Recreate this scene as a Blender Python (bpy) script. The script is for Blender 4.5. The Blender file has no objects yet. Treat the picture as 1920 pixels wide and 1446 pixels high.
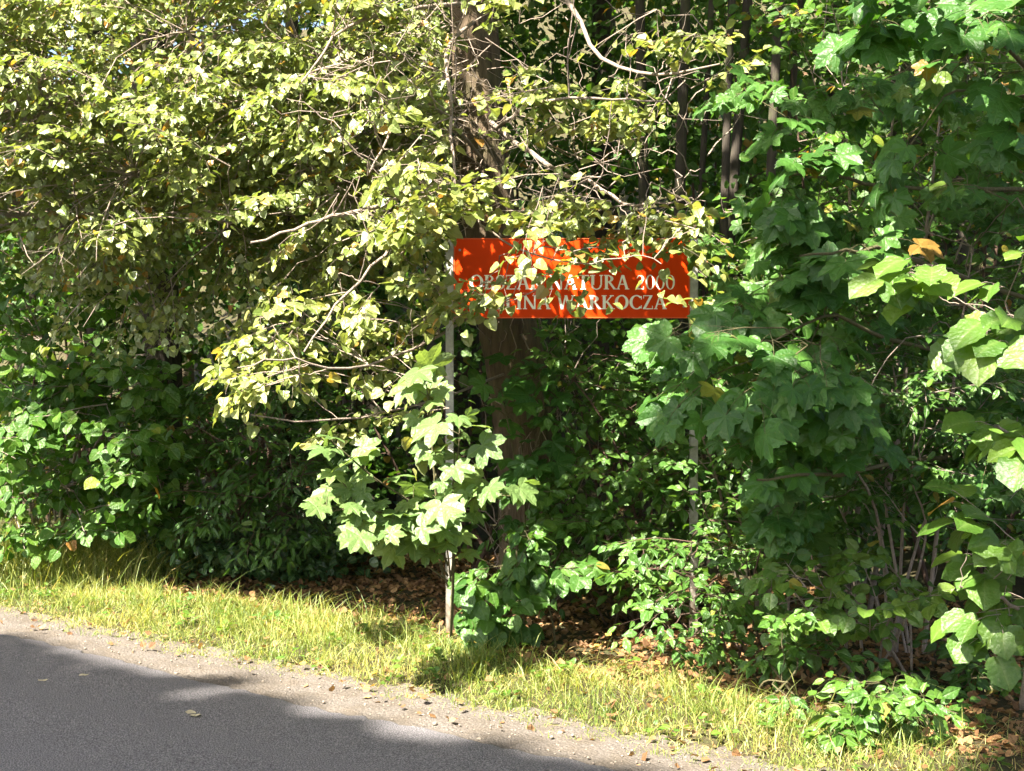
import bpy, math, random
import numpy as np
from mathutils import Vector, Matrix

random.seed(11)
rng = np.random.default_rng(11)
SC = bpy.context.scene
COL = SC.collection

# ------------------------------------------------------------------ camera, sky, sun, exposure
F, CX, CY, CAMH = 2400.0, 960.0, 723.0, 1.285      # focal length and centre in photo pixels, eye height in metres
SUN = np.array([-0.40, -0.45, 0.80]); SUN /= np.linalg.norm(SUN)

cam_d = bpy.data.cameras.new('camera'); cam = bpy.data.objects.new('camera', cam_d); COL.objects.link(cam)
cam.location = (0, 0, CAMH); cam.rotation_euler = (math.radians(90), 0, 0)
cam_d.sensor_width = 36; cam_d.lens = F / 1920 * 36; cam_d.clip_start = 0.05; cam_d.clip_end = 600
SC.camera = cam

world = bpy.data.worlds.new('World'); SC.world = world; world.use_nodes = True
wn = world.node_tree.nodes; wl = world.node_tree.links
sky = wn.new('ShaderNodeTexSky'); sky.sky_type = 'NISHITA'; sky.sun_disc = False
sky.sun_elevation = math.asin(SUN[2]); sky.sun_rotation = math.atan2(SUN[0], SUN[1])
sky.air_density = 1.0; sky.dust_density = 4.0; sky.ozone_density = 0.5
wn['Background'].inputs['Strength'].default_value = 0.06
wl.new(sky.outputs[0], wn['Background'].inputs['Color'])

sun_d = bpy.data.lights.new('sun', 'SUN'); sun_d.energy = 5.0; sun_d.angle = math.radians(0.53); sun_d.color = (1, 0.93, 0.80)
sun_o = bpy.data.objects.new('sun', sun_d); COL.objects.link(sun_o)
sun_o.rotation_euler = Vector(SUN).to_track_quat('Z', 'Y').to_euler(); sun_o.location = (-12, -14, 25)

SC.view_settings.view_transform = 'Standard'; SC.view_settings.look = 'None'
SC.view_settings.exposure = 2.95; SC.view_settings.gamma = 1.0; SC.view_settings.use_curve_mapping = False
SC.render.engine = 'CYCLES'
SC.cycles.max_bounces = 5; SC.cycles.diffuse_bounces = 4; SC.cycles.transmission_bounces = 3; SC.cycles.glossy_bounces = 2
SC.cycles.use_denoising = True; SC.cycles.use_adaptive_sampling = True; SC.cycles.adaptive_threshold = 0.02
SC.cycles.sample_clamp_indirect = 6.0

# ------------------------------------------------------------------ small helpers
def P(px, py, y):                                   # photo pixel at distance y -> world point
    return np.array([(px - CX) / F * y, y, CAMH + (CY - py) / F * y])
NS = np.array([0.62, 0.783]); NS /= np.linalg.norm(NS)      # across the road, towards the wood
TS = np.array([NS[1], -NS[0]])                              # along the road, towards the right
def st(x, y): return NS[0]*x + NS[1]*y, TS[0]*x + TS[1]*y
def xy(s, t): return NS[0]*s + TS[0]*t, NS[1]*s + TS[1]*t
def sstep(a, b, x):
    u = np.clip((np.asarray(x, float) - a) / (b - a), 0, 1); return u*u*(3 - 2*u)
def wob(x, y, k=1.0):
    return (np.sin(1.7*k*x + 0.6*k*y) + np.sin(0.9*k*x - 2.1*k*y + 1.3) + np.sin(2.9*k*y + 1.1*k*x + 4.0)) / 3
def gz(x, y):                                       # height of the ground
    x = np.asarray(x, float); y = np.asarray(y, float)
    s, t = st(x, y)
    z = -0.07 + 0.045*sstep(3.3, 3.8, s) + 0.05*sstep(3.85, 4.5, s)
    z = z + 0.025*wob(x, y, 2.2)*sstep(4.2, 5.2, s)
    z = z + 0.10*wob(x, y, 0.8)*sstep(6, 9, s)
    h = np.clip(s - 8.2, 0, 26)
    z = z + 0.62*h*h/(h + 1.6)
    z = z + 0.045*sstep(-2.9, -3.6, s)
    return z
def ground_at(px, py):                              # photo pixel on the flat ground
    y = F*CAMH/(py - CY); return np.array([(px - CX)/F*y, y, 0.0])
def virt(p):                                        # where a point's shadow falls on z = 0
    p = np.asarray(p); k = p[..., 2]/SUN[2]
    return p[..., 0] - SUN[0]*k, p[..., 1] - SUN[1]*k
def unit(v):
    v = np.asarray(v, float); return v/(np.linalg.norm(v, axis=-1, keepdims=True) + 1e-12)

def mesh_from(name, V, T, mats, attrs=None, smooth=False, Q=None):
    """V verts, T triangles (n,3) and/or Q quads (n,4)"""
    me = bpy.data.meshes.new(name)
    V = np.ascontiguousarray(V, np.float32)
    faces = []
    nT = 0 if T is None else len(T); nQ = 0 if Q is None else len(Q)
    idx = np.concatenate([np.asarray(T, np.int32).ravel() if nT else np.zeros(0, np.int32), np.asarray(Q, np.int32).ravel() if nQ else np.zeros(0, np.int32)])
    me.vertices.add(len(V)); me.vertices.foreach_set('co', V.ravel())
    me.loops.add(len(idx)); me.loops.foreach_set('vertex_index', np.ascontiguousarray(idx, np.int32))
    me.polygons.add(nT + nQ)
    starts = np.concatenate([np.arange(nT)*3, nT*3 + np.arange(nQ)*4]).astype(np.int32)
    me.polygons.foreach_set('loop_start', starts)
    if smooth: me.polygons.foreach_set('use_smooth', np.ones(nT + nQ, bool))
    for k, a in (attrs or {}).items():
        at = me.attributes.new(k, 'FLOAT', 'POINT'); at.data.foreach_set('value', np.ascontiguousarray(a, np.float32))
    for m in (mats if isinstance(mats, (list, tuple)) else [mats]): me.materials.append(m)
    me.update(calc_edges=True); me.validate()
    return me
def add(name, me, parent=None, loc=(0, 0, 0)):
    o = bpy.data.objects.new(name, me); COL.objects.link(o); o.location = loc
    if parent is not None: o.parent = parent
    return o
def tag(o, label=None, cat=None, group=None, kind=None):
    if label: o['label'] = label
    if cat: o['category'] = cat
    if group: o['group'] = group
    if kind: o['kind'] = kind
    return o

# ------------------------------------------------------------------ materials
class NT:
    def __init__(s, name):
        s.m = bpy.data.materials.new(name); s.m.use_nodes = True
        s.n = s.m.node_tree.nodes; s.l = s.m.node_tree.links; s.n.clear()
        s.out = s.n.new('ShaderNodeOutputMaterial')
    def node(s, t, **kw):
        o = s.n.new(t)
        for k, v in kw.items(): setattr(o, k, v)
        return o
    def link(s, a, b): s.l.new(a, b)
    def attr(s, name):
        a = s.node('ShaderNodeAttribute'); a.attribute_name = name; return a.outputs['Fac']
    def noise(s, scale, detail=4, rough=0.6, coord=None, vec_scale=None):
        n = s.node('ShaderNodeTexNoise'); n.inputs['Scale'].default_value = scale; n.inputs['Detail'].default_value = detail; n.inputs['Roughness'].default_value = rough
        if coord is None:
            coord = s.node('ShaderNodeNewGeometry').outputs['Position']
        if vec_scale:
            mp = s.node('ShaderNodeMapping'); mp.inputs['Scale'].default_value = vec_scale; s.link(coord, mp.inputs['Vector']); coord = mp.outputs[0]
        s.link(coord, n.inputs['Vector']); return n.outputs['Fac']
    def ramp(s, fac, stops, interp='LINEAR'):
        r = s.node('ShaderNodeValToRGB'); e = r.color_ramp.elements; r.color_ramp.interpolation = interp
        while len(e) < len(stops): e.new(0.5)
        for el, (p, c) in zip(e, stops): el.position = p; el.color = tuple(c) + (1,) if len(c) == 3 else c
        s.link(fac, r.inputs[0]); return r.outputs[0]
    def mix(s, fac, a, b, mode='MIX'):
        m = s.node('ShaderNodeMix', data_type='RGBA', blend_type=mode)
        for sock, v in ((m.inputs[0], fac), (m.inputs[6], a), (m.inputs[7], b)):
            if hasattr(v, 'is_output') or isinstance(v, bpy.types.NodeSocket): s.link(v, sock)
            elif isinstance(v, (int, float)): sock.default_value = v
            else: sock.default_value = tuple(v) + (1,)
        return m.outputs[2]
    def math(s, op, a, b=None, clamp=False):
        m = s.node('ShaderNodeMath', operation=op, use_clamp=clamp)
        for sock, v in zip(m.inputs, (a, b)):
            if v is None: continue
            if isinstance(v, bpy.types.NodeSocket): s.link(v, sock)
            else: sock.default_value = v
        return m.outputs[0]
    def bump(s, h, strength=0.5, dist=0.01):
        b = s.node('ShaderNodeBump'); b.inputs['Strength'].default_value = strength; b.inputs['Distance'].default_value = dist
        s.link(h, b.inputs['Height']); return b.outputs[0]
    def bsdf(s, color, rough=0.8, normal=None, metallic=0.0, spec=0.5):
        p = s.node('ShaderNodeBsdfPrincipled')
        for sock, v in ((p.inputs['Base Color'], color), (p.inputs['Roughness'], rough), (p.inputs['Metallic'], metallic), (p.inputs['Specular IOR Level'], spec)):
            if isinstance(v, bpy.types.NodeSocket): s.link(v, sock)
            elif isinstance(v, (int, float)): sock.default_value = v
            else: sock.default_value = tuple(v) + (1,)
        if normal is not None: s.link(normal, p.inputs['Normal'])
        return p.outputs[0]
    def done(s, sh): s.link(sh, s.out.inputs['Surface']); return s.m

def leaf_material(name, stops, trans=0.38, rough=0.42, vein=(0.16, 0.22, 0.06), vein_amt=0.5, under=(0.12, 0.17, 0.07), spec=0.5, spots=0.0, glow=(1.55, 1.5, 0.65)):
    """tone attribute -> colour; pale veins; paler underside; light passes through"""
    t = NT(name)
    base = t.ramp(t.attr('tone'), stops)
    blot = t.noise(38, 3, 0.6)
    base = t.mix(t.math('MULTIPLY', blot, 0.55), base, t.mix(1.0, base, (0.55, 0.62, 0.45), 'MULTIPLY'))
    if spots:
        sp = t.ramp(t.noise(70, 3, 0.6), [(0.0, (0, 0, 0)), (0.62, (0, 0, 0)), (0.70, (1, 1, 1))])
        base = t.mix(t.math('MULTIPLY', sp, spots), base, (0.17, 0.15, 0.04))
    v = t.math('POWER', t.attr('vein'), 7.0)
    base = t.mix(t.math('MULTIPLY', v, vein_amt), base, vein)
    g = t.node('ShaderNodeNewGeometry')
    top = t.mix(t.math('MULTIPLY', g.outputs['Backfacing'], 0.55), base, under)
    vo = t.node('ShaderNodeTexVoronoi'); vo.inputs['Scale'].default_value = 75; t.link(t.node('ShaderNodeNewGeometry').outputs['Position'], vo.inputs['Vector'])
    nb = t.bump(t.math('SUBTRACT', t.math('ADD', t.noise(90, 2, 0.5), t.math('MULTIPLY', vo.outputs['Distance'], -0.8)), t.math('MULTIPLY', v, 0.9)), 0.5, 0.005)
    p = t.bsdf(top, rough, nb, 0, spec)
    tr = t.node('ShaderNodeBsdfTranslucent')
    tc = t.mix(1.0, base, glow, 'MULTIPLY'); t.link(tc, tr.inputs['Color']); t.link(nb, tr.inputs['Normal'])
    mx = t.node('ShaderNodeMixShader'); mx.inputs[0].default_value = trans
    t.link(p, mx.inputs[1]); t.link(tr.outputs[0], mx.inputs[2])
    return t.done(mx.outputs[0])

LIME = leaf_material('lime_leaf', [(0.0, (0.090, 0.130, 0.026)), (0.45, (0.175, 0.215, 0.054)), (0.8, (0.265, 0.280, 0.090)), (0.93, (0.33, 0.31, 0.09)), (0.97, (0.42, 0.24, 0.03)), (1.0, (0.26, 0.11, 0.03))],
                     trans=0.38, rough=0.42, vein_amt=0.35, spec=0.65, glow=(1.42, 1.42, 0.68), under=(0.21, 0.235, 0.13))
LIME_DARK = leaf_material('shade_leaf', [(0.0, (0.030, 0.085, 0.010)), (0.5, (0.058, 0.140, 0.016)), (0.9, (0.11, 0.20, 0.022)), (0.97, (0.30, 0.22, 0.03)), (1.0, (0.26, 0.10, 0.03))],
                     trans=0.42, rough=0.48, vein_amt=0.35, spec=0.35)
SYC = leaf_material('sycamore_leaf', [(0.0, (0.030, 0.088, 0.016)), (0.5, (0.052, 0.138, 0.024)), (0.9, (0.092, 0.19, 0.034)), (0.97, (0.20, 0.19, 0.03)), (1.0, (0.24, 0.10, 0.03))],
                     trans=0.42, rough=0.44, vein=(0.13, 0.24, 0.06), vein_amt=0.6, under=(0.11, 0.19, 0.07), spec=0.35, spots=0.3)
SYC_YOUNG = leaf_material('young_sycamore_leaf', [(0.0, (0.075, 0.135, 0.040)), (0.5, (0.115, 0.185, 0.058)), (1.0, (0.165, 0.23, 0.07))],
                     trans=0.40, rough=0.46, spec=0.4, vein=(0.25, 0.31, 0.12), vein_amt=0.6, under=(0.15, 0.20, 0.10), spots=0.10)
HAZEL = leaf_material('hazel_leaf', [(0.0, (0.045, 0.110, 0.012)), (0.5, (0.075, 0.155, 0.018)), (0.92, (0.13, 0.21, 0.025)), (0.97, (0.32, 0.24, 0.04)), (1.0, (0.30, 0.13, 0.03))],
                     trans=0.40, rough=0.48, vein=(0.15, 0.22, 0.06), vein_amt=0.5, spots=0.2)
DOG = leaf_material('dogwood_leaf', [(0.0, (0.030, 0.088, 0.014)), (0.5, (0.058, 0.138, 0.020)), (0.95, (0.11, 0.20, 0.028)), (1.0, (0.25, 0.17, 0.04))],
                     trans=0.38, rough=0.44, vein=(0.12, 0.20, 0.07), vein_amt=0.45, spec=0.4)
IVY = leaf_material('ivy_leaf', [(0.0, (0.022, 0.060, 0.020)), (0.6, (0.040, 0.095, 0.028)), (1.0, (0.08, 0.14, 0.04))], trans=0.2, rough=0.33, vein_amt=0.5)
LITTER = leaf_material('dead_leaf', [(0.0, (0.070, 0.032, 0.014)), (0.35, (0.155, 0.078, 0.034)), (0.7, (0.26, 0.145, 0.065)), (0.92, (0.36, 0.23, 0.11)), (1.0, (0.42, 0.25, 0.05))],
                     trans=0.18, rough=0.7, vein=(0.10, 0.05, 0.02), vein_amt=0.4, under=(0.28, 0.17, 0.085), spec=0.3)
GRASS = leaf_material('grass_blade', [(0.0, (0.085, 0.145, 0.024)), (0.4, (0.20, 0.245, 0.045)), (0.65, (0.36, 0.345, 0.10)), (0.85, (0.50, 0.44, 0.20)), (1.0, (0.55, 0.38, 0.18))],
                     trans=0.4, rough=0.5, vein_amt=0.0, under=(0.13, 0.18, 0.04))

def bark_material(name, c0, c1, scale=1.0, moss=0.0):
    t = NT(name)
    co = t.node('ShaderNodeTexCoord').outputs['Object']
    n1 = t.noise(26*scale, 6, 0.7, co, (1, 1, 0.16)); n2 = t.noise(5*scale, 4, 0.6, co)
    col = t.ramp(n1, [(0.30, c0), (0.68, c1)])
    col = t.mix(t.math('MULTIPLY', n2, 0.5), col, t.mix(1.0, col, (0.6, 0.62, 0.6), 'MULTIPLY'))
    if moss: col = t.mix(t.math('MULTIPLY', t.ramp(n2, [(0.45, (0, 0, 0)), (0.65, (1, 1, 1))]), moss), col, (0.10, 0.12, 0.035))
    return t.done(t.bsdf(col, 0.85, t.bump(n1, 0.9, 0.02), 0, 0.3))
BARK = bark_material('lime_bark', (0.030, 0.020, 0.013), (0.15, 0.105, 0.066), 1.0, 0.25)
BARK_DARK = bark_material('dark_bark', (0.022, 0.018, 0.014), (0.075, 0.060, 0.045), 1.0, 0.3)
BARK_PALE = bark_material('pale_bark', (0.16, 0.12, 0.08), (0.42, 0.33, 0.23), 1.0, 0.1)
TWIG = bark_material('grey_twig', (0.20, 0.15, 0.12), (0.46, 0.37, 0.30), 6.0)
TWIG_RED = bark_material('reddish_twig', (0.06, 0.035, 0.025), (0.16, 0.10, 0.07), 6.0)
TWIG_GREEN = bark_material('green_shoot', (0.07, 0.065, 0.028), (0.17, 0.145, 0.07), 6.0)

# ------------------------------------------------------------------ leaf shapes (tip along +Y, face along +Z, length 1)
SIMPLE = {   # outline rows (v along, half width)
    'lime':   [(-0.06, 0.20), (0.02, 0.36), (0.19, 0.47), (0.44, 0.46), (0.70, 0.33), (0.89, 0.13)],
    'hazel':  [(-0.05, 0.16), (0.05, 0.33), (0.28, 0.45), (0.48, 0.46), (0.62, 0.47), (0.78, 0.34), (0.90, 0.14)],
    'round':  [(0.0, 0.18), (0.10, 0.34), (0.32, 0.45), (0.58, 0.43), (0.80, 0.27), (0.92, 0.12)],
    'dog':    [(0.06, 0.10), (0.22, 0.23), (0.42, 0.29), (0.62, 0.23), (0.80, 0.11), (0.91, 0.04)],
    'privet': [(0.08, 0.12), (0.30, 0.21), (0.60, 0.20), (0.85, 0.09)],
    'lance':  [(0.10, 0.09), (0.35, 0.17), (0.65, 0.14), (0.88, 0.05)],
    'litter': [(0.0, 0.22), (0.2, 0.42), (0.5, 0.45), (0.8, 0.22)],
}
def simple_leaf(kind, lod, var):
    rows = SIMPLE[kind]
    if lod == 0:
        rr = np.array([(0.0, 0.0)] + list(rows) + [(1.0, 0.0)]); u = np.linspace(0.5, len(rr) - 1.35, 11); i0 = u.astype(int); f0 = u - i0
        rows = [tuple(rr[i]*(1 - f) + rr[min(i + 1, len(rr) - 1)]*f) for i, f in zip(i0, f0)]
    if lod == 1: rows = [rows[1], rows[2], rows[4]] if len(rows) > 4 else [rows[0], rows[1], rows[2]]
    if lod == 2: rows = [rows[max(0, len(rows)//3 - 0)], rows[(2*len(rows))//3]]
    r = random.Random(hash((kind, var)) % 9999 if False else (len(kind)*31 + var*7))
    fold = r.uniform(0.12, 0.42); bend = r.uniform(0.05, 0.40); wave = r.uniform(0.02, 0.10); ph = r.uniform(0, 6); tw = r.uniform(-0.25, 0.25); side = r.uniform(-0.08, 0.08)
    if kind == 'litter': fold = r.uniform(-0.2, 0.6); bend = r.uniform(-0.5, 0.7); wave = 0.15
    V = [(0, 0, 0)]; vein = [1.0]
    k = len(rows)
    for i, (v, w) in enumerate(rows):
        V.append((0, max(v, 0.02 + 0.01*i), 0)); vein.append(1.0)
        jag = 1.0 + ({'hazel': 0.07, 'lime': 0.04, 'round': 0.03}.get(kind, 0) if lod == 0 else 0)*(1 if i % 2 else -1)
        V.append((-w*jag, v, 0)); vein.append(0.0 if i % 2 else 0.25)
        V.append((w*jag, v, 0)); vein.append(0.0 if i % 2 else 0.25)
    V.append((0, 1, 0)); vein.append(1.0)
    tip = len(V) - 1
    T = [(0, 1, 2), (0, 3, 1)]
    for i in range(k - 1):
        a = 1 + 3*i; b = a + 3
        T += [(a, b, b + 1), (a, b + 1, a + 1), (a, a + 2, b + 2), (a, b + 2, b)]
    a = 1 + 3*(k - 1)
    T += [(a, tip, a + 1), (a, a + 2, tip)]
    V = np.array(V, float)
    x, y = V[:, 0].copy(), V[:, 1].copy()
    V[:, 2] = fold*np.abs(x)*0.9 - bend*y*y + wave*np.sin(7*y + ph)*np.abs(x)*2 + tw*x*y
    V[:, 0] += side*np.sin(3*y)
    T = [(a, c, b) for a, b, c in T] if False else T
    return V, np.array(T, np.int32), np.array(vein)
SYC_HALF = [(0, 1.0), (7, 0.86), (13, 0.81), (18, 0.73), (26, 0.58), (33, 0.68), (40, 0.83), (46, 0.84), (52, 0.97), (58, 0.86), (66, 0.82), (73, 0.68), (81, 0.55), (89, 0.60), (97, 0.66), (106, 0.76), (114, 0.63), (126, 0.54), (140, 0.42), (160, 0.22)]
SYC_BROAD = [(0, 1.0), (5, 0.90), (9, 0.91), (14, 0.80), (19, 0.79), (26, 0.66), (32, 0.73), (38, 0.85), (43, 0.84), (48, 0.91), (52, 0.98), (57, 0.88), (63, 0.87), (69, 0.77), (75, 0.72), (82, 0.63), (89, 0.66), (96, 0.73), (101, 0.72), (106, 0.79), (112, 0.69), (120, 0.64), (130, 0.53), (143, 0.43), (162, 0.22)]
LOBES = (0, 52, 106)
def syc_leaf(lod, var, broad=False):
    r = random.Random(100 + var)
    if broad: half = SYC_BROAD if lod == 0 else [SYC_BROAD[i] for i in (0, 3, 5, 7, 10, 12, 15, 17, 19, 21, 24)]
    else: half = SYC_HALF if lod == 0 else [SYC_HALF[i] for i in (0, 2, 4, 6, 8, 10, 12, 14, 15, 17, 19)]
    pts = [(-a, q) for a, q in reversed(half[1:])] + list(half)
    droop = r.uniform(0.15, 0.5); fold = r.uniform(0.25, 0.55); tw = r.uniform(-0.15, 0.15); ph = r.uniform(0, 6)
    V = [(0, 0, 0)]; vein = [0.9]; N = len(pts)
    def zz(a, q):
        da = min(abs(abs(a) - L) for L in LOBES)
        return fold*0.30*min(da, 26)/26*q - droop*0.45*q*q*(1.0 + 0.25*math.sin(ph + a*0.05)) + tw*q*math.sin(math.radians(a))
    for f in (0.55, 1.0):
        for a, q in pts:
            qq = q*f*(1 + r.uniform(-0.04, 0.04)); ar = math.radians(a)
            isv = min(abs(abs(a) - L) for L in LOBES) < 1
            V.append((qq*math.sin(ar)*0.98, qq*math.cos(ar), zz(a, qq))); vein.append(1.0 if isv else 0.0)
    T = []
    for i in range(N - 1):
        a, b = 1 + i, 2 + i; c, d = a + N, b + N
        T += [(0, b, a), (a, b, d), (a, d, c)]
    return np.array(V), np.array(T, np.int32), np.array(vein)
_tc = {}
NVAR = 6
def template(kind, lod, var):
    k = (kind, lod, var)
    if k not in _tc: _tc[k] = syc_leaf(lod, var, kind == 'sycb') if kind in ('syc', 'sycb') else simple_leaf(kind, lod, var)
    return _tc[k]

def frames(D, N):
    Y = unit(D); Z = unit(N - (N*Y).sum(1, keepdims=True)*Y); X = np.cross(Y, Z)
    return np.stack([X, Y, Z], axis=2)              # columns
def merge_leaves(kind, lod, pos, D, N, size, tone):
    R = frames(D, N); n = len(pos); var = rng.integers(0, NVAR, n)
    Vs, Ts, to, ve = [], [], [], []; off = 0
    for v in range(NVAR):
        m = np.nonzero(var == v)[0]
        if not len(m): continue
        V, T, vn = template(kind, lod, v)
        W = np.einsum('nij,mj->nmi', R[m], V)*size[m][:, None, None] + pos[m][:, None, :]
        k = len(V)
        Ts.append((T[None] + (np.arange(len(m))*k)[:, None, None] + off).reshape(-1, 3))
        Vs.append(W.reshape(-1, 3)); to.append(np.repeat(tone[m], k)); ve.append(np.tile(vn, len(m))); off += len(m)*k
    return np.concatenate(Vs), np.concatenate(Ts), np.concatenate(to), np.concatenate(ve)

def tubes(polys, sides=3):
    """polys: list of (pts (K,3), r0, r1), merged"""
    byK = {}
    for p, a, b in polys: byK.setdefault(len(p), []).append((p, a, b))
    Vs, Qs = [], []; off = 0
    for K, L in byK.items():
        Pp = np.array([q[0] for q in L], float); r0 = np.array([q[1] for q in L]); r1 = np.array([q[2] for q in L])
        n = len(L)
        tg = np.gradient(Pp, axis=1) if K > 2 else np.repeat(Pp[:, 1:] - Pp[:, :1], 2, axis=1)
        tg = unit(tg); ref = np.where(np.abs(tg[:, :1, 2:3]) > 0.9, np.array([1.0, 0, 0]), np.array([0, 0, 1.0])); ref = np.repeat(ref, K, axis=1)
        U = unit(np.cross(tg, ref)); W = np.cross(tg, U)
        w = np.linspace(0, 1, K); rad = r0[:, None]*(1 - w) + r1[:, None]*w
        an = np.arange(sides)*2*math.pi/sides
        ring = Pp[:, :, None, :] + rad[:, :, None, None]*(U[:, :, None, :]*np.cos(an)[None, None, :, None] + W[:, :, None, :]*np.sin(an)[None, None, :, None])
        Vs.append(ring.reshape(-1, 3))
        k = np.arange(K - 1)[:, None]; j = np.arange(sides)[None]
        q = np.stack([k*sides + j, k*sides + (j + 1) % sides, (k + 1)*sides + (j + 1) % sides, (k + 1)*sides + j], axis=-1).reshape(-1, 4)
        Qs.append((q[None] + (np.arange(n)*K*sides)[:, None, None] + off).reshape(-1, 4)); off += n*K*sides
    return np.concatenate(Vs), np.concatenate(Qs)

def smooth_poly(pts, n):
    """Catmull-Rom through pts, n samples"""
    p = np.array(pts, float); p = np.vstack([2*p[0] - p[1], p, 2*p[-1] - p[-2]])
    u = np.linspace(0, len(p) - 3 - 1e-6, n); i = u.astype(int); f = (u - i)[:, None]
    a, b, c, d = p[i], p[i + 1], p[i + 2], p[i + 3]
    return 0.5*((2*b) + (c - a)*f + (2*a - 5*b + 4*c - d)*f*f + (3*b - a - 3*c + d)*f**3)

# ------------------------------------------------------------------ plants
PLANTS = []
class Plant:
    def __init__(s, name, label, cat, base, leafmat, twigmat, group=None, gap=True, lod=1, maxobj=300, leafname='leaf', petiole=False):
        s.root = bpy.data.objects.new(name, None); COL.objects.link(s.root); s.root.empty_display_size = 0.1
        s.base = np.array([base[0], base[1], float(gz(base[0], base[1])) if len(base) < 3 else base[2]]); s.root.location = s.base
        tag(s.root, label, cat, group)
        s.leafmat, s.twigmat, s.gap, s.lod, s.maxobj, s.leafname, s.petiole = leafmat, twigmat, gap, lod, maxobj, leafname, petiole
        s.prune = None; s.L = []; s.arr = []; s.tw = []; s.limbs = []; s.samples = []
        PLANTS.append(s)
    def limb(s, pts, r0, r1, name='branch', mat=None, sides=7, n=None, flare=0, rough=0.0, furrow=False):
        n = n or max(5, 3*len(pts))
        p = smooth_poly(pts, n); w = np.linspace(0, 1, n)
        if name == 'branch': p[1:-1] += rng.normal(0, 0.006, (n - 2, 3))
        s.samples.append(p)
        V, Q = tubes([(p - s.base, r0, r1)], sides)
        if rough or flare:
            c = np.repeat(p - s.base, sides, axis=0); rr = V - c; ang = np.tile(np.arange(sides), n); hh = np.repeat(w, sides)
            f = 1 + rough*(np.sin(ang*2.7 + hh*3)*0.5 + np.sin(ang*5.1 + hh*9)*0.3 + rng.normal(0, 0.35, len(V))) + flare*np.exp(-hh*14)
            if furrow:
                th = ang*2*math.pi/sides; zz = V[:, 2]
                w1 = np.sin(th*15 + 1.7*np.sin(zz*5 + th*2) + 0.8*np.sin(zz*13)); w2 = np.sin(th*27 + 2.2*np.sin(zz*9 + th*3))
                f = f + 0.045*(np.abs(w1) - 0.5) + 0.022*w2 + 0.05*np.sin(th*3 + zz*1.3)
            V = c + rr*f[:, None]
        o = add(name, mesh_from(name, V, None, mat or s.twigmat, None, True, Q), s.root)
        return p
    def leaf(s, p, d, n, size, tone): s.L.append((p[0], p[1], p[2], d[0], d[1], d[2], n[0], n[1], n[2], size, tone))
    def bulk(s, pos, D, N, size, tone): s.arr.append(np.concatenate([pos, D, N, size[:, None], tone[:, None]], axis=1))
    def nearest(s, p):
        best, bd = None, 1e9
        for q in s.samples:
            d = np.linalg.norm(q - p, axis=1) + 0.35*np.maximum(0, q[:, 2] - p[2])
            i = int(np.argmin(d))
            if d[i] < bd: bd, best = d[i], q[i]
        return best
    def twig(s, p, q, r0, r1, sag=0.0, k=5, jit=0.02):
        p = np.asarray(p, float); q = np.asarray(q, float); L = np.linalg.norm(q - p)
        w = np.linspace(0, 1, k)[:, None]
        c = p*(1 - w) + q*w
        c[:, 2] += sag*L*(4*w*(1 - w))[:, 0]
        c[1:-1] += rng.normal(0, jit*L + 1e-4, (k - 2, 3))
        s.tw.append((c, r0, r1)); return c

def rv(s): return np.array([random.gauss(0, s), random.gauss(0, s), random.gauss(0, s)])
def nrm(v):
    return v/(math.sqrt(v[0]*v[0] + v[1]*v[1] + v[2]*v[2]) + 1e-9)
UP = np.array([0, 0, 1.0])
def tone_of(mu=0.45, sd=0.2, yellow=0.02):
    u = random.random()
    if u < yellow: return random.uniform(0.94, 1.0)
    return min(0.92, max(0.0, random.gauss(mu, sd)))

def spray(pl, p, d, L, level, sp):
    """a twig with side twigs and two-ranked leaves"""
    K = 5; pts = [p]; d = nrm(d); up = sp['up']
    for i in range(K - 1):
        d = nrm(d + rv(sp['jit']) + np.array([0, 0, -sp['droop']/K]))
        p = p + d*(L/(K - 1)); pts.append(p)
    pts = np.array(pts)
    r = sp['r']*(0.35 + 0.65*level)
    pl.tw.append((pts, r*(0.6 + L), r*0.35))
    perp = nrm(np.cross(d, up) + 1e-6)
    if level > 0:
        n = sp['kids']; side = random.choice((-1, 1))
        for i in range(n):
            w = 0.15 + 0.8*(i + random.random()*0.6)/n
            f = w*(K - 1); j = min(K - 2, int(f)); q = pts[j]*(1 - (f - j)) + pts[j + 1]*(f - j)
            dd = nrm((pts[j + 1] - pts[j])); pr = nrm(np.cross(dd, up) + 1e-6)
            side = -side
            a = random.uniform(0.6, 1.1)
            spray(pl, q, dd*math.cos(a) + pr*side*math.sin(a) + up*random.gauss(0, sp.get('lift', 0.15)), L*random.uniform(0.35, 0.65)*(1.1 - 0.5*w), level - 1, sp)
    n = max(2, int(L/sp['gap'])); side = random.choice((-1, 1))
    start = 0.15 if level == 0 else 0.35
    for i in range(n):
        w = start + (1 - start)*(i + 0.5)/n
        f = w*(K - 1); j = min(K - 2, int(f)); q = pts[j]*(1 - (f - j)) + pts[j + 1]*(f - j)
        side = -side
        dd = nrm(pts[j + 1] - pts[j]); pr = nrm(np.cross(dd, up) + 1e-6)
        put_leaf(pl, q, nrm(dd*0.55 + pr*side*0.85 + np.array([0, 0, -sp['hang']]) + rv(0.25)), sp)
    put_leaf(pl, pts[-1], nrm(d + np.array([0, 0, -sp['hang']])), sp)
def put_leaf(pl, q, ld, sp):
    sz = sp['size']*random.uniform(0.6, 1.2)
    nn = sp['face'] + rv(sp.get('nj', 0.42))
    pet = sz*sp['pet']
    e = q + ld*pet
    if pl.petiole: pl.tw.append((np.array([q, (q + e)/2 + np.array([0, 0, 0.08*pet]), e]), 0.0013, 0.0009))
    pl.leaf(e, ld, nn, sz, tone_of(sp['mu'], sp['sd'], sp['yel']))

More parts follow.
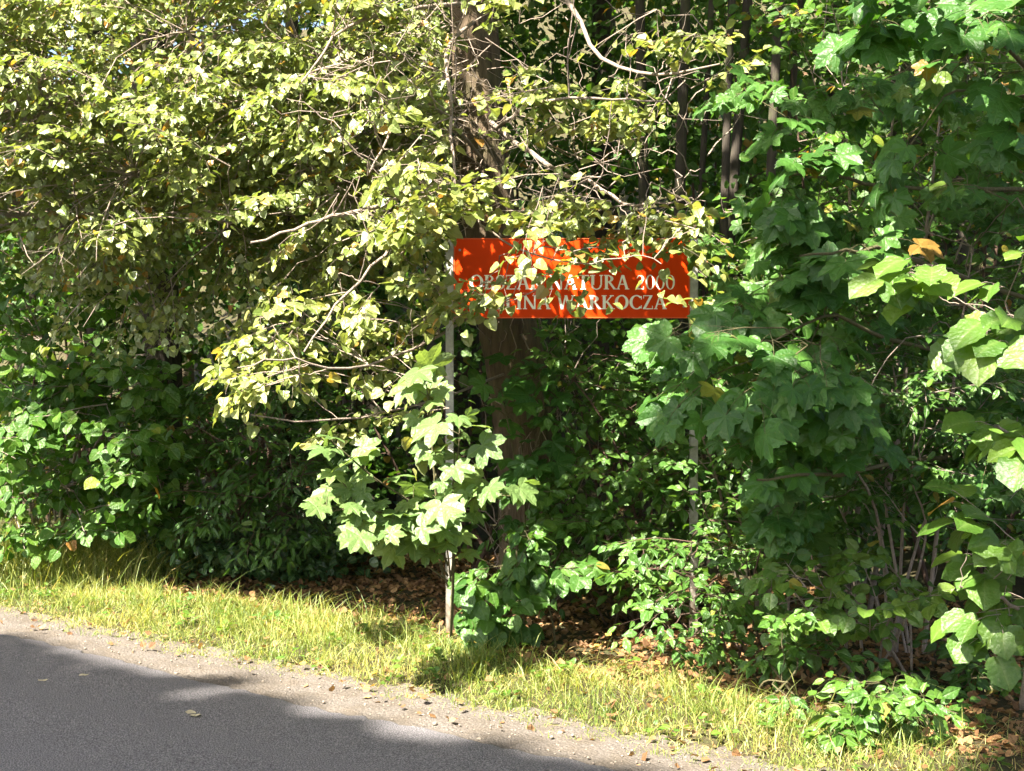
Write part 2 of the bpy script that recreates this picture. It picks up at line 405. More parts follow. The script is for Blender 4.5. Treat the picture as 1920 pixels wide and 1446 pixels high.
def spec(kind, size, gap, **kw):
    d = dict(kind=kind, size=size, gap=gap, r=0.004, jit=0.10, droop=0.25, kids=6, up=nrm(UP + 0.35*SUN + np.array([0, -0.2, 0])), face=nrm(0.85*UP + 0.45*SUN + np.array([0, -0.12, 0])), hang=0.12, pet=0.35, mu=0.45, sd=0.2, yel=0.02)
    d.update(kw); return d

def fill(pl, targets, sp, L, level=1, out=(0, -0.6, -0.1), conn_r=0.005, spread=0.6, connect=True):
    """sprays at target points, each joined to the nearest limb of the plant"""
    pl.kind = sp['kind']
    for tpt in targets:
        d = nrm(np.asarray(out) + rv(spread)*np.array([1, 1, 0.45]))
        p0 = np.asarray(tpt, float) - d*L*0.45
        if connect:
            q = pl.nearest(p0)
            if q is not None:
                dist = np.linalg.norm(q - p0)
                pl.twig(q, p0, conn_r*(0.6 + 0.6*dist), conn_r*0.6, random.uniform(-0.03, 0.10), 6, 0.025)
                d = nrm(d + 0.5*nrm(p0 - q))
        spray(pl, p0, d, L*random.uniform(0.7, 1.25), level, sp)

def region(n, x0, x1, y0, y1, d0, d1, keep=None):
    """n random points in a photo rectangle at distances d0..d1"""
    o = []
    while len(o) < n:
        px, py, d = random.uniform(x0, x1), random.uniform(y0, y1), random.uniform(d0, d1)
        if keep is None or keep(px, py): 
            p = P(px, py, d)
            if p[2] > gz(p[0], p[1]) + 0.04: o.append(p)
            else: o.append(np.array([p[0], p[1], float(gz(p[0], p[1])) + random.uniform(0.05, 0.25)]))
    return o

def cloud(pl, centres, per, spread, size, face, mu=0.4, sd=0.18, yel=0.01, kind='round', keep=None, nj=0.5):
    """leaf clumps of many leaves each, for masses seen from afar"""
    pl.kind = kind
    c = np.asarray(centres, float); n = len(c)*per
    pos = np.repeat(c, per, axis=0) + rng.normal(0, 1, (n, 3))*np.asarray(spread)
    D = rng.normal(0, 1, (n, 3)); D[:, 2] = D[:, 2]*0.4 - 0.35
    N = np.asarray(face) + rng.normal(0, nj, (n, 3))
    sz = size*rng.uniform(0.6, 1.25, n)
    tone = np.clip(rng.normal(mu, sd, n), 0, 0.92); y = rng.random(n) < yel; tone[y] = rng.uniform(0.94, 1, y.sum())
    m = np.ones(n, bool)
    if keep is not None: m = keep(pos)
    pl.bulk(pos[m], D[m], N[m], sz[m], tone[m])

def build_plants():
    W, H, C = 480, 362, 4
    zb = np.full((H, W), 1e9)
    data = []
    for pl in PLANTS:
        A = [np.array(pl.L)] if pl.L else []
        A += pl.arr
        A = np.concatenate(A) if A else np.zeros((0, 11))
        if pl.gap and len(A):
            p = A[:, :3]; vx, vy = virt(p); s, t = st(vx, vy)
            s = s - 0.22*sstep(5.6, 7.0, -t) + 0.22*wob(vx*1.3, vy*1.3, 1.6)
            A = A[~((p[:, 2] > 1.5) & (s > 3.6) & (s < 5.0))]
        if pl.prune and len(A):
            yy = np.maximum(A[:, 1], 0.05); qx = CX + A[:, 0]/yy*F; qy = CY - (A[:, 2] - CAMH)/yy*F; kp = np.ones(len(A), bool)
            for x0, x1, y0, y1, f in pl.prune:
                inn = (qx > x0) & (qx < x1) & (qy > y0) & (qy < y1); kp &= ~(inn & (rng.random(len(A)) > f))
            A = A[kp]
        p = A[:, :3]
        y = np.maximum(p[:, 1], 0.05); px = (CX + p[:, 0]/y*F)/C; py = (CY - (p[:, 2] - CAMH)/y*F)/C
        app = A[:, 9]*F/y if len(A) else np.zeros(0)
        ok = (p[:, 1] > 0.8) & (px > 0) & (px < W - 1) & (py > 0) & (py < H - 1)
        data.append((pl, A, px, py, y, app, ok))
        ii = np.nonzero(ok)[0]
        for dx in (-1, 0, 1):
            for dy in (-1, 0, 1):
                if (dx or dy) and False: continue
                sel = ii if not (dx or dy) else ii[app[ii] > 12]
                np.minimum.at(zb, (np.clip(py[sel].astype(int) + dy, 0, H - 1), np.clip(px[sel].astype(int) + dx, 0, W - 1)), y[sel])
    cache = {}
    for pl, A, px, py, y, app, ok in data:
        if len(A):
            vis = ok.copy(); ii = np.nonzero(ok)[0]
            vis[ii] = y[ii] <= zb[py[ii].astype(int), px[ii].astype(int)] + 0.06
            cand = np.nonzero(vis & (app >= 10))[0]
            cand = cand[np.argsort(-app[cand])][:pl.maxobj]
            R = frames(A[:, 3:6], A[:, 6:9])
            for i in cand:
                v = random.randrange(NVAR); tb = min(9, int(A[i, 10]*10)) if A[i, 10] < 0.93 else (10 if A[i, 10] < 0.97 else 11)
                key = (pl.kind, v, tb, pl.leafmat.name)
                if key not in cache:
                    V, T, vn = template(pl.kind, 0, v)
                    tv = [0.05, 0.15, 0.25, 0.35, 0.45, 0.55, 0.65, 0.75, 0.85, 0.92, 0.955, 0.99][tb]
                    cache[key] = mesh_from(pl.kind + '_leaf', V, T, pl.leafmat, {'tone': np.full(len(V), tv), 'vein': vn}, True)
                o = bpy.data.objects.new(pl.leafname, cache[key]); COL.objects.link(o); o.parent = pl.root
                M = np.eye(4); M[:3, :3] = R[i]*A[i, 9]; M[:3, 3] = A[i, :3] - pl.base
                o.matrix_local = Matrix(M.tolist())
            rest = np.ones(len(A), bool); rest[cand] = False
            B = A[rest]
            if len(B):
                lod = pl.lod
                V, T, to, ve = merge_leaves(pl.kind, lod, B[:, :3] - pl.base, B[:, 3:6], B[:, 6:9], B[:, 9], B[:, 10])
                o = add('foliage', mesh_from('foliage', V, T, pl.leafmat, {'tone': to, 'vein': ve}, True), pl.root); o['kind'] = 'stuff'
        if pl.tw and pl.gap:
            mid = np.array([q[0][len(q[0])//2] for q in pl.tw]); thin = np.array([q[1] < 0.0075 for q in pl.tw])
            vx, vy = virt(mid); s, t = st(vx, vy); s = s - 0.22*sstep(5.6, 7.0, -t)
            cut = thin & (mid[:, 2] > 1.5) & (s > 3.6) & (s < 4.95)
            for x0, x1, y0, y1, f in (pl.prune or []):
                qx = CX + mid[:, 0]/mid[:, 1]*F; qy = CY - (mid[:, 2] - CAMH)/mid[:, 1]*F
                if f < 0.35 and y1 > 400: cut |= thin & (qx > x0) & (qx < x1) & (qy > y0) & (qy < y1) & (rng.random(len(mid)) < 0.75*(1 - f))
            if pl is lime:                          # no bare twigs across the lettering
                for i, q in enumerate(pl.tw):
                    c = q[0]; qx = CX + c[:, 0]/c[:, 1]*F; qy = CY - (c[:, 2] - CAMH)/c[:, 1]*F
                    if q[1] < 0.0075 and np.any((qx > 1040) & (qx < 1300) & (qy > 486) & (qy < 600) & (c[:, 1] < 6.5)): cut[i] = True
            pl.tw = [q for q, c in zip(pl.tw, cut) if not c]
        if pl.tw:
            V, Q = tubes(pl.tw, 3)
            o = add('twigs', mesh_from('twigs', V - pl.base, None, pl.twigmat, None, True, Q), pl.root); o['kind'] = 'stuff'

# ================================================================== the setting
def grid_mesh(name, S, Tt, zf, mat, xyf=xy):
    s, t = np.meshgrid(S, Tt, indexing='ij'); x, y = xyf(s, t); z = zf(s, t, x, y)
    V = np.stack([x, y, z], -1).reshape(-1, 3); a, b = s.shape
    i = (np.arange(a - 1)[:, None]*b + np.arange(b - 1)[None]).reshape(-1)
    Q = np.stack([i, i + b, i + b + 1, i + 1], -1)
    if True: Q = Q[:, ::-1]
    return mesh_from(name, V, None, mat, None, True, Q)

def soil_material():
    t = NT('forest_soil')
    n = t.noise(9, 6, 0.7); n2 = t.noise(60, 4, 0.7)
    c = t.ramp(n, [(0.3, (0.022, 0.018, 0.010)), (0.5, (0.038, 0.034, 0.016)), (0.7, (0.035, 0.050, 0.016))])
    c = t.mix(t.math('MULTIPLY', n2, 0.8), c, t.mix(1.0, c, (1.7, 1.5, 1.3), 'MULTIPLY'))
    return t.done(t.bsdf(c, 0.95, t.bump(n2, 0.8, 0.03), 0, 0.2))
def asphalt_material():
    t = NT('asphalt')
    sp = t.noise(190, 3, 0.85); agg = t.node('ShaderNodeTexVoronoi'); agg.inputs['Scale'].default_value = 130
    g = t.node('ShaderNodeNewGeometry'); t.link(g.outputs['Position'], agg.inputs['Vector'])
    big = t.noise(1.3, 4, 0.6)
    c = t.ramp(sp, [(0.38, (0.028, 0.027, 0.031)), (0.5, (0.100, 0.094, 0.102)), (0.62, (0.28, 0.26, 0.265))])
    c = t.mix(t.ramp(agg.outputs['Color'], [(0.0, (0, 0, 0)), (0.82, (0, 0, 0)), (0.95, (0.5, 0.5, 0.5))]), c, (0.28, 0.26, 0.24))
    c = t.mix(t.math('MULTIPLY', big, 0.5), c, t.mix(1.0, c, (0.68, 0.68, 0.70), 'MULTIPLY'))
    cv = t.node('ShaderNodeTexVoronoi', feature='DISTANCE_TO_EDGE'); cv.inputs['Scale'].default_value = 1.1
    wv = t.node('ShaderNodeVectorMath', operation='ADD'); nz = t.node('ShaderNodeTexNoise'); nz.inputs['Scale'].default_value = 3.0; t.link(g.outputs['Position'], nz.inputs['Vector'])
    t.link(g.outputs['Position'], wv.inputs[0]); t.link(nz.outputs['Color'], wv.inputs[1]); t.link(wv.outputs[0], cv.inputs['Vector'])
    crk = t.ramp(cv.outputs['Distance'], [(0.0, (1, 1, 1)), (0.006, (0, 0, 0))])
    c = t.mix(t.math('MULTIPLY', t.math('MULTIPLY', crk, 0.5), t.ramp(big, [(0.5, (0, 0, 0)), (0.6, (1, 1, 1))])), c, (0.02, 0.018, 0.017))
    h = t.math('ADD', sp, t.math('MULTIPLY', agg.outputs['Distance'], -1.2))
    return t.done(t.bsdf(c, 0.8, t.bump(h, 0.7, 0.004), 0, 0.3))
def shoulder_material():
    t = NT('gravel_shoulder')
    v = t.node('ShaderNodeTexVoronoi'); v.inputs['Scale'].default_value = 75
    g = t.node('ShaderNodeNewGeometry'); t.link(g.outputs['Position'], v.inputs['Vector'])
    n = t.noise(6, 6, 0.7); n2 = t.noise(170, 3, 0.7)
    c = t.ramp(n2, [(0.3, (0.045, 0.038, 0.033)), (0.55, (0.095, 0.082, 0.071)), (0.75, (0.20, 0.175, 0.155))])
    c = t.mix(t.math('MULTIPLY', t.ramp(n, [(0.42, (0, 0, 0)), (0.62, (1, 1, 1))]), 0.7), c, (0.070, 0.056, 0.042))
    h = t.math('ADD', n2, t.math('MULTIPLY', v.outputs['Distance'], -1.5))
    return t.done(t.bsdf(c, 0.9, t.bump(h, 0.7, 0.006), 0, 0.25))
SOIL, ASPHALT, SHOULDER = soil_material(), asphalt_material(), shoulder_material()

far = lambda a, b, n: np.linspace(a, b, n)
S_ = np.concatenate([far(-90, -8, 12), far(-7, 3.2, 14), far(3.3, 12, 90), far(12.3, 40, 60), far(42, 160, 14)])
T_ = np.concatenate([far(-150, -14, 16), far(-13, 9, 150), far(10, 150, 16)])
g_o = add('ground', grid_mesh('ground', S_, T_, lambda s, t, x, y: gz(x, y), SOIL)); tag(g_o, 'brown leaf strewn forest soil rising behind the trees', None, None, 'structure')

# road slab with a broken edge, gravel shoulder
tt = np.concatenate([far(-120, -12, 30), np.arange(-11.9, 6, 0.05), far(6.2, 120, 30)])
edge = 3.55 + 0.012*rng.normal(0, 1, len(tt)) + 0.02*np.sin(tt*1.9) + 0.012*np.sin(tt*7.1)
cols = [np.full(len(tt), -2.8), np.full(len(tt), -2.7), np.full(len(tt), 0.4), edge - 0.015, edge, edge + 0.02]
zs = [-0.08, -0.03, 0.03, 0.0, -0.004, -0.075]
V = []
for cs, z in zip(cols, zs):
    x, y = xy(cs, tt); V.append(np.stack([x, y, np.full(len(tt), z)], -1))
V = np.concatenate(V); n = len(tt)
Q = np.concatenate([np.stack([np.arange(n - 1) + k*n, np.arange(n - 1) + k*n + 1, np.arange(n - 1) + (k + 1)*n + 1, np.arange(n - 1) + (k + 1)*n], -1) for k in range(len(cols) - 1)])[:, ::1]
road = add('road', mesh_from('road', V, None, ASPHALT, None, False, Q)); tag(road, 'worn grey asphalt road running past the verge', None, None, 'structure')
def sh_z(s, t, x, y): return -0.014 + 0.006*wob(x*5, y*5, 2.0) + 0.004*rng.normal(0, 1, np.shape(s)) - 0.05*sstep(4.05, 4.3, s)
sh = add('road_shoulder', grid_mesh('road_shoulder', np.arange(3.5, 4.32, 0.035), np.concatenate([far(-60, -12, 30), np.arange(-11.9, 6, 0.05), far(6.2, 60, 30)]), sh_z, SHOULDER))
tag(sh, 'strip of crumbling sandy gravel along the asphalt edge', None, None, 'structure')

# ------------------------------------------------------------------ the sign
YS = 6.47
def plain(name, col, rough=0.5, metal=0.0, dirt=0.3, sc=30, dcol=(0.09, 0.06, 0.035), spec=0.5):
    t = NT(name); n = t.noise(sc, 5, 0.7); n2 = t.noise(4, 3, 0.6)
    c = t.mix(t.math('MULTIPLY', t.ramp(n, [(0.5, (0, 0, 0)), (0.75, (1, 1, 1))]), dirt), col, dcol)
    c = t.mix(t.math('MULTIPLY', n2, 0.45), c, t.mix(1.0, c, (0.62, 0.66, 0.62), 'MULTIPLY'))
    return t.done(t.bsdf(c, rough, t.bump(n, 0.1, 0.003), metal, spec))
def post_material():
    t = NT('grey_post'); n = t.noise(40, 5, 0.7); g = t.node('ShaderNodeSeparateXYZ'); ge = t.node('ShaderNodeNewGeometry'); t.link(ge.outputs['Position'], g.inputs[0])
    base = t.ramp(n, [(0.3, (0.24, 0.23, 0.21)), (0.7, (0.42, 0.41, 0.38))])
    low = t.math('SUBTRACT', 1.0, t.math('MULTIPLY', t.math('ADD', g.outputs[2], t.math('MULTIPLY', n, 0.4)), 1.25), True)
    c = t.mix(t.math('MULTIPLY', low, 0.9), base, (0.20, 0.125, 0.06))
    return t.done(t.bsdf(c, 0.55, t.bump(n, 0.15, 0.003), 0.25))
RED = plain('orange_red_enamel', (0.64, 0.045, 0.001), 0.55, 0, 0.10, 25, (0.34, 0.05, 0.015), 0.1)
WHITE = plain('white_lettering', (0.92, 0.88, 0.80), 0.5, 0, 0.05, 30, (0.4, 0.3, 0.2), 0.2)
POST = post_material()

def box_bm(x0, x1, y0, y1, z0, z1, bev=0.003):
    import bmesh
    bm = bmesh.new(); bmesh.ops.create_cube(bm, size=1)
    for v in bm.verts: v.co = ((x0 + x1)/2 + v.co.x*(x1 - x0), (y0 + y1)/2 + v.co.y*(y1 - y0), (z0 + z1)/2 + v.co.z*(z1 - z0))
    if bev: bmesh.ops.bevel(bm, geom=bm.edges[:], offset=bev, segments=2, affect='EDGES')
    return bm
def bm_obj(name, bm, mat, parent, loc=(0, 0, 0)):
    me = bpy.data.meshes.new(name); bm.to_mesh(me); bm.free(); me.materials.append(mat); return add(name, me, parent, loc)

sign = bpy.data.objects.new('road_sign', None); COL.objects.link(sign)
sb = np.array([P(1072, 0, YS)[0], YS, 0.0]); sign.location = sb
tag(sign, 'orange red nature reserve sign with white serif lettering on two grey posts', 'sign')
hw = (1293 - 851)/2/F*YS; zt = P(0, 447, YS)[2]; zb_ = P(0, 597, YS)[2]
panel = bm_obj('panel', box_bm(-hw, hw, -0.006, 0.006, zb_, zt, 0.002), RED, sign)
for sx, dz in ((-1, -0.02), (1, -0.12)):
    cx = sx*(hw + 0.0215)
    bm = box_bm(cx - 0.020, cx + 0.020, -0.012, 0.028, -0.35, zt - 0.004, 0.003)
    po = bm_obj('post', bm, POST, sign)
    for zz in (zb_ + 0.05, zt - 0.06):      # clamp bolts on the post's face
        bm_obj('bolt', box_bm(cx - 0.007, cx + 0.007, -0.017, -0.011, zz - 0.007, zz + 0.007, 0.002), POST, po)
RIM = plain('worn_red_edge', (0.66, 0.10, 0.02), 0.5, 0, 0.3, 40, (0.3, 0.16, 0.10), 0.25)
for x0, x1, z0, z1 in ((-hw, hw, zt - 0.006, zt), (-hw, hw, zb_, zb_ + 0.006), (-hw, -hw + 0.006, zb_ + 0.006, zt - 0.006), (hw - 0.006, hw, zb_ + 0.006, zt - 0.006)):
    bm_obj('rim', box_bm(x0, x1, -0.0095, -0.0055, z0, z1, 0.001), RIM, panel)
for bx_ in (-hw + 0.03, hw - 0.03):
    for bz in (zb_ + 0.06, zt - 0.06): bm_obj('bolt', box_bm(bx_ - 0.006, bx_ + 0.006, -0.010, -0.0055, bz - 0.006, bz + 0.006, 0.002), POST, panel)
rails = [bm_obj('rail', box_bm(-hw, hw, 0.008, 0.026, z - 0.015, z + 0.015, 0.002), POST, sign) for z in (zb_ + 0.06, zt - 0.06)]

# serif capitals drawn as strips: every stroke is a polygon list in a 1-high box
def rect(x0, x1, y0, y1): return [(x0, y0), (x1, y0), (x1, y1), (x0, y1)]
def diag(x0, y0, x1, y1, w): return [(x0 - w/2, y0), (x0 + w/2, y0), (x1 + w/2, y1), (x1 - w/2, y1)]
def ring(cx, cy, rx, ry, tx, ty, a0, a1, n=20):
    o = []
    for i in range(n):
        a, b = (math.radians(a0 + (a1 - a0)*k/n) for k in (i, i + 1))
        o.append([(cx + rx*math.cos(a), cy + ry*math.sin(a)), (cx + rx*math.cos(b), cy + ry*math.sin(b)), (cx + (rx - tx)*math.cos(b), cy + (ry - ty)*math.sin(b)), (cx + (rx - tx)*math.cos(a), cy + (ry - ty)*math.sin(a))])
    return o
def path(pts, ws):
    o = []; p = smooth_poly([(a, b, 0) for a, b in pts], 26)[:, :2]; w = np.interp(np.linspace(0, 1, 26), np.linspace(0, 1, len(ws)), ws)
    tg = np.gradient(p, axis=0); nn = np.stack([-tg[:, 1], tg[:, 0]], 1); nn /= np.linalg.norm(nn, axis=1)[:, None]
    a = p + nn*w[:, None]/2; b = p - nn*w[:, None]/2
    for i in range(25): o.append([tuple(b[i]), tuple(b[i + 1]), tuple(a[i + 1]), tuple(a[i])])
    return o
TK, TN, SF = 0.165, 0.085, 0.06
def stem(x, w=TK, a=0.0, b=1.0): return [rect(x, x + w, a, b), rect(x - 0.06, x + w + 0.06, 0, SF), rect(x - 0.06, x + w + 0.06, 1 - SF, 1)]
GL = {
    'O': (0.80, lambda: ring(0.40, 0.5, 0.38, 0.52, TK, TN, 0, 360, 32)),
    '0': (0.56, lambda: ring(0.28, 0.5, 0.25, 0.51, 0.11, 0.05, 0, 360, 28)),
    'C': (0.72, lambda: ring(0.42, 0.5, 0.39, 0.52, TK, TN, 42, 318, 28) + [rect(0.66, 0.71, 0.70, 0.95), rect(0.66, 0.71, 0.05, 0.28)]),
    'D': (0.78, lambda: stem(0.09) + ring(0.22, 0.5, 0.52, 0.5, TK, SF, -90, 90, 20)),
    'B': (0.64, lambda: stem(0.09) + ring(0.22, 0.755, 0.32, 0.245, 0.12, SF, -90, 90, 14) + ring(0.22, 0.27, 0.38, 0.27, TK, SF, -90, 90, 14)),
    'R': (0.70, lambda: stem(0.09) + ring(0.22, 0.74, 0.34, 0.26, TK, SF, -90, 90, 14) + [diag(0.64, 0.0, 0.34, 0.50, 0.15), rect(0.56, 0.75, 0, SF)]),
    'S': (0.54, lambda: path([(0.45, 0.80), (0.36, 0.95), (0.20, 0.95), (0.10, 0.78), (0.20, 0.60), (0.36, 0.45), (0.45, 0.25), (0.34, 0.05), (0.18, 0.04), (0.07, 0.22)], [0.05, 0.05, 0.09, 0.14, 0.14, 0.09, 0.05, 0.05]) + [rect(0.425, 0.465, 0.70, 0.98), rect(0.06, 0.10, 0.02, 0.30)]),
    'Z': (0.64, lambda: [rect(0.07, 0.58, 1 - 0.06, 1), rect(0.05, 0.60, 0, 0.06), diag(0.14, 0.06, 0.50, 0.94, 0.15), rect(0.07, 0.11, 0.78, 0.94), rect(0.56, 0.60, 0.06, 0.24)]),
    'A': (0.74, lambda: [diag(0.11, 0, 0.36, 1, TN), diag(0.62, 0, 0.38, 1, 0.15), rect(0.20, 0.54, 0.33, 0.33 + SF), rect(0.02, 0.22, 0, SF), rect(0.50, 0.74, 0, SF)]),
    'N': (0.84, lambda: [rect(0.12, 0.12 + TN, 0, 1), rect(0.66, 0.66 + TN, 0, 1), diag(0.66, 0, 0.15, 1, 0.16), rect(0.04, 0.27, 0, SF), rect(0.58, 0.81, 1 - SF, 1), rect(0.03, 0.18, 1 - SF, 1)]),
    'T': (0.68, lambda: [rect(0.27, 0.27 + TK, 0, 1), rect(0.03, 0.65, 1 - 0.055, 1), rect(0.19, 0.49, 0, SF), rect(0.03, 0.07, 0.78, 0.95), rect(0.61, 0.65, 0.78, 0.95)]),
    'U': (0.78, lambda: [rect(0.11, 0.11 + TK, 0.30, 1), rect(0.62, 0.62 + TN, 0.30, 1), rect(0.04, 0.32, 1 - SF, 1), rect(0.56, 0.76, 1 - SF, 1)] + ring(0.398, 0.30, 0.288, 0.32, 0.10, 0.07, 180, 360, 16)),
    'L': (0.60, lambda: stem(0.09) + [rect(0.2, 0.56, 0, 0.055), rect(0.52, 0.56, 0.05, 0.26)]),
    'I': (0.36, lambda: stem(0.11)),
    'K': (0.74, lambda: stem(0.09) + [diag(0.25, 0.46, 0.58, 0.97, TN), diag(0.64, 0.0, 0.32, 0.55, 0.15), rect(0.55, 0.76, 0, SF), rect(0.48, 0.70, 1 - SF, 1)]),
    'W': (1.02, lambda: [diag(0.30, 0, 0.11, 1, 0.14), diag(0.31, 0, 0.50, 1, TN), diag(0.70, 0, 0.50, 1, 0.14), diag(0.71, 0, 0.90, 1, TN), rect(0.01, 0.22, 1 - SF, 1), rect(0.80, 1.0, 1 - SF, 1)]),
    '2': (0.54, lambda: path([(0.09, 0.76), (0.17, 0.93), (0.33, 0.94), (0.42, 0.76), (0.34, 0.50), (0.20, 0.25), (0.07, 0.05)], [0.06, 0.06, 0.07, 0.13, 0.12, 0.08, 0.06]) + [rect(0.05, 0.47, 0, 0.09), rect(0.43, 0.47, 0.09, 0.22)]),
    ' ': (0.34, lambda: []),
}
def lettering(text, px0, px1, py0, py1):
    x0, x1 = P(px0, 0, YS)[0] - sb[0], P(px1, 0, YS)[0] - sb[0]; za, zc = P(0, py1, YS)[2], P(0, py0, YS)[2]
    tot = sum(GL[c][0] for c in text); sx = (x1 - x0)/tot; sz = zc - za
    V, Fc = [], []; cur = 0.0; k = 0
    for c in text:
        for poly in GL[c][1]():
            i = len(V); k += 1
            for a, b in poly: V.append((x0 + (cur + a)*sx, -0.0068 - 0.000012*(k % 40), za + b*sz))
            Fc.append(list(range(i, i + len(poly))))
        cur += GL[c][0]
    me = bpy.data.meshes.new('lettering'); me.from_pydata(V, [], Fc); me.materials.append(WHITE)
    o = add('lettering', me, panel); o['label'] = 'white serif capitals reading ' + text
lettering('OBSZAR NATURA 2000', 880, 1266, 516, 543)
lettering('DOLINA WARKOCZA', 893, 1250, 554, 580)

# ================================================================== trees and shrubs
EX = {}
# --- the lime tree behind the sign
lime = Plant('lime_tree', 'large lime tree with fissured grey brown trunk standing behind the sign', 'tree', (0.13, 7.6), LIME, TWIG)
lime.limb([lime.base + np.array([0.02, 0, -0.15]), P(1000, 1080, 7.6), P(985, 800, 7.6), P(945, 560, 7.6), P(908, 300, 7.6), P(893, 90, 7.6), P(880, -150, 7.7), P(860, -700, 7.8), P(840, -1500, 8.0)],
          0.205, 0.10, 'trunk', BARK, 64, 150, 0.5, 0.012, True)
A_ = lime.limb([P(905, 330, 7.5), P(850, 340, 6.4), P(760, 372, 6.0), P(640, 402, 5.8), P(560, 425, 5.7), P(470, 455, 5.6)], 0.016, 0.005)
lime.limb([P(890, 40, 7.5), P(838, 90, 6.3), P(845, 220, 5.9), P(850, 330, 5.8), P(870, 420, 5.8)], 0.012, 0.004)
lime.limb([P(915, 225, 7.5), P(1010, 300, 6.9), P(1130, 355, 6.6), P(1180, 385, 6.45), P(1290, 372, 6.2)], 0.016, 0.004)
lime.limb([P(890, -80, 7.5), P(1050, -10, 6.9), P(1130, 110, 6.6), P(1250, 140, 6.2), P(1350, 120, 6.0)], 0.017, 0.004)
lime.limb([P(905, 260, 7.5), P(955, 225, 6.2), P(1000, 195, 5.9), P(1130, 185, 5.8), P(1240, 190, 5.8)], 0.011, 0.004)
lime.limb([P(905, 350, 7.5), P(900, 410, 5.9), P(960, 462, 5.78), P(1080, 495, 5.7), P(1180, 478, 5.65), P(1240, 495, 5.6)], 0.006, 0.002)
lime.limb([P(910, 345, 7.5), P(780, 400, 6.3), P(720, 480, 5.9), P(640, 560, 5.8), P(570, 660, 5.7)], 0.011, 0.004)
lime.limb([P(930, 560, 7.5), P(800, 640, 6.3), P(650, 690, 5.9), P(540, 672, 5.7), P(445, 690, 5.6)], 0.009, 0.003)
lime.limb([P(950, 700, 7.5), P(780, 760, 6.4), P(620, 790, 5.9), P(470, 778, 5.7)], 0.008, 0.003)
lime.limb([P(893, 0, 7.5), P(760, 20, 6.4), P(640, 60, 6.0), P(560, 160, 5.9)], 0.014, 0.004)
lime.limb([P(905, 300, 7.5), P(790, 180, 6.3), P(740, 240, 6.0), P(690, 330, 5.9)], 0.011, 0.004)
ls = spec('lime', 0.055, 0.040, mu=0.55, sd=0.2, yel=0.03)
EX['lime'] = ls
for n, r in ((9, (700, 1180, -280, -40, 5.2, 5.8)), (9, (850, 1290, 478, 540, 5.55, 5.9)), (7, (960, 1250, 470, 505, 5.55, 5.9)), (4, (850, 960, 500, 590, 5.6, 5.9)), (23, (450, 850, 380, 640, 5.6, 6.6)), (22, (600, 1020, -40, 210, 5.7, 6.8)), (14, (620, 860, 200, 450, 5.7, 6.6)),  # first entry: unseen sprays added overhead to shade the sign
             (13, (910, 1250, 155, 255, 5.7, 6.1)), (20, (780, 1160, 315, 440, 5.6, 6.0)), (8, (1180, 1350, 50, 200, 5.8, 6.3)), (9, (1090, 1310, 385, 445, 5.7, 6.1)),
             (15, (470, 800, 640, 800, 5.6, 6.5)), (11, (500, 830, 540, 720, 5.8, 6.6))):
    fill(lime, region(n, *r), ls, 0.33, 1, (-0.2, -0.4, -0.2), 0.0035, 0.7)
# thin places in the crown: before the trunk, round the panel and in the shadowy gap
lime.prune = [(845, 935, 440, 515, 0.30), (930, 1290, 440, 475, 0.85), (1040, 1295, 548, 610, 0.08), (840, 1050, 540, 610, 0.40), (1150, 1310, 478, 560, 0.07), (1050, 1190, 505, 556, 0.15), (880, 1050, 512, 548, 0.5),
              (855, 975, 90, 320, 0.32), (826, 868, 597, 770, 0.06), (960, 1340, -80, 60, 0.12), (1010, 1190, 60, 150, 0.15), (960, 1340, 255, 380, 0.18), (850, 1330, 600, 720, 0.1)]
# bare hanging twigs and burr shoots round the trunk
for i in range(150):
    a = random.uniform(0, 2*math.pi); h = random.uniform(0.0, 1.6); c = lime.base + np.array([0.24*math.cos(a), 0.24*math.sin(a), h])
    lime.twig(c, c + np.array([random.gauss(0.06, 0.16), random.gauss(-0.06, 0.14), random.uniform(0.1, 0.55)]), 0.005, 0.0015, 0, 6, 0.05)
for i in range(30):
    c = P(random.uniform(620, 860), random.uniform(60, 440), random.uniform(5.55, 5.95)); d = rv(0.22)*np.array([1, 0.4, 1]); q = lime.nearest(c)
    lime.twig(q, c, 0.004, 0.003, random.uniform(-0.1, 0.1), 6, 0.04); lime.twig(c, c + d, 0.0032, 0.0012, random.uniform(-0.2, 0.2), 7, 0.05)
for i in range(150):
    c = P(random.uniform(560, 1330), random.uniform(20, 440), random.uniform(6.1, 7.4)); d = rv(0.3)*np.array([1, 0.6, 0.8])
    lime.twig(c, c + d, 0.0045, 0.0012, random.uniform(-0.2, 0.2), 7, 0.05)

# --- the lime whose drooping boughs fill the upper left
limeb = Plant('lime_tree', 'spreading lime tree with dense sunlit drooping boughs above the grassy verge', 'tree', (-2.7, 9.6), LIME, TWIG, lod=2)
limeb.limb([limeb.base + np.array([0, 0, -0.1]), limeb.base + np.array([0.05, 0, 1.5]), limeb.base + np.array([0.0, -0.1, 3.5]), limeb.base + np.array([0.1, 0, 8.0])], 0.20, 0.10, 'trunk', BARK_DARK, 18, 50, 0.5, 0.04)
tb = limeb.base
limeb.prune = [(840, 2200, -900, 900, 0.04), (740, 840, -100, 600, 0.5)]
for x, y, d, zf in ((100, 190, 6.8, 2.6), (250, 330, 6.5, 2.3), (430, 420, 6.4, 2.2), (150, 420, 6.9, 2.0), (500, 200, 6.5, 2.8), (350, 60, 6.4, 3.2), (650, 100, 6.6, 3.1), (140, -60, 6.7, 3.5), (650, 330, 6.7, 2.4), (760, -60, 6.4, 3.4)):
    e = P(x, y, d); a = tb + np.array([0, 0, zf]); m = (a + e)/2 + np.array([0, 0, 0.25])
    limeb.limb([a, m, e], 0.022, 0.005)
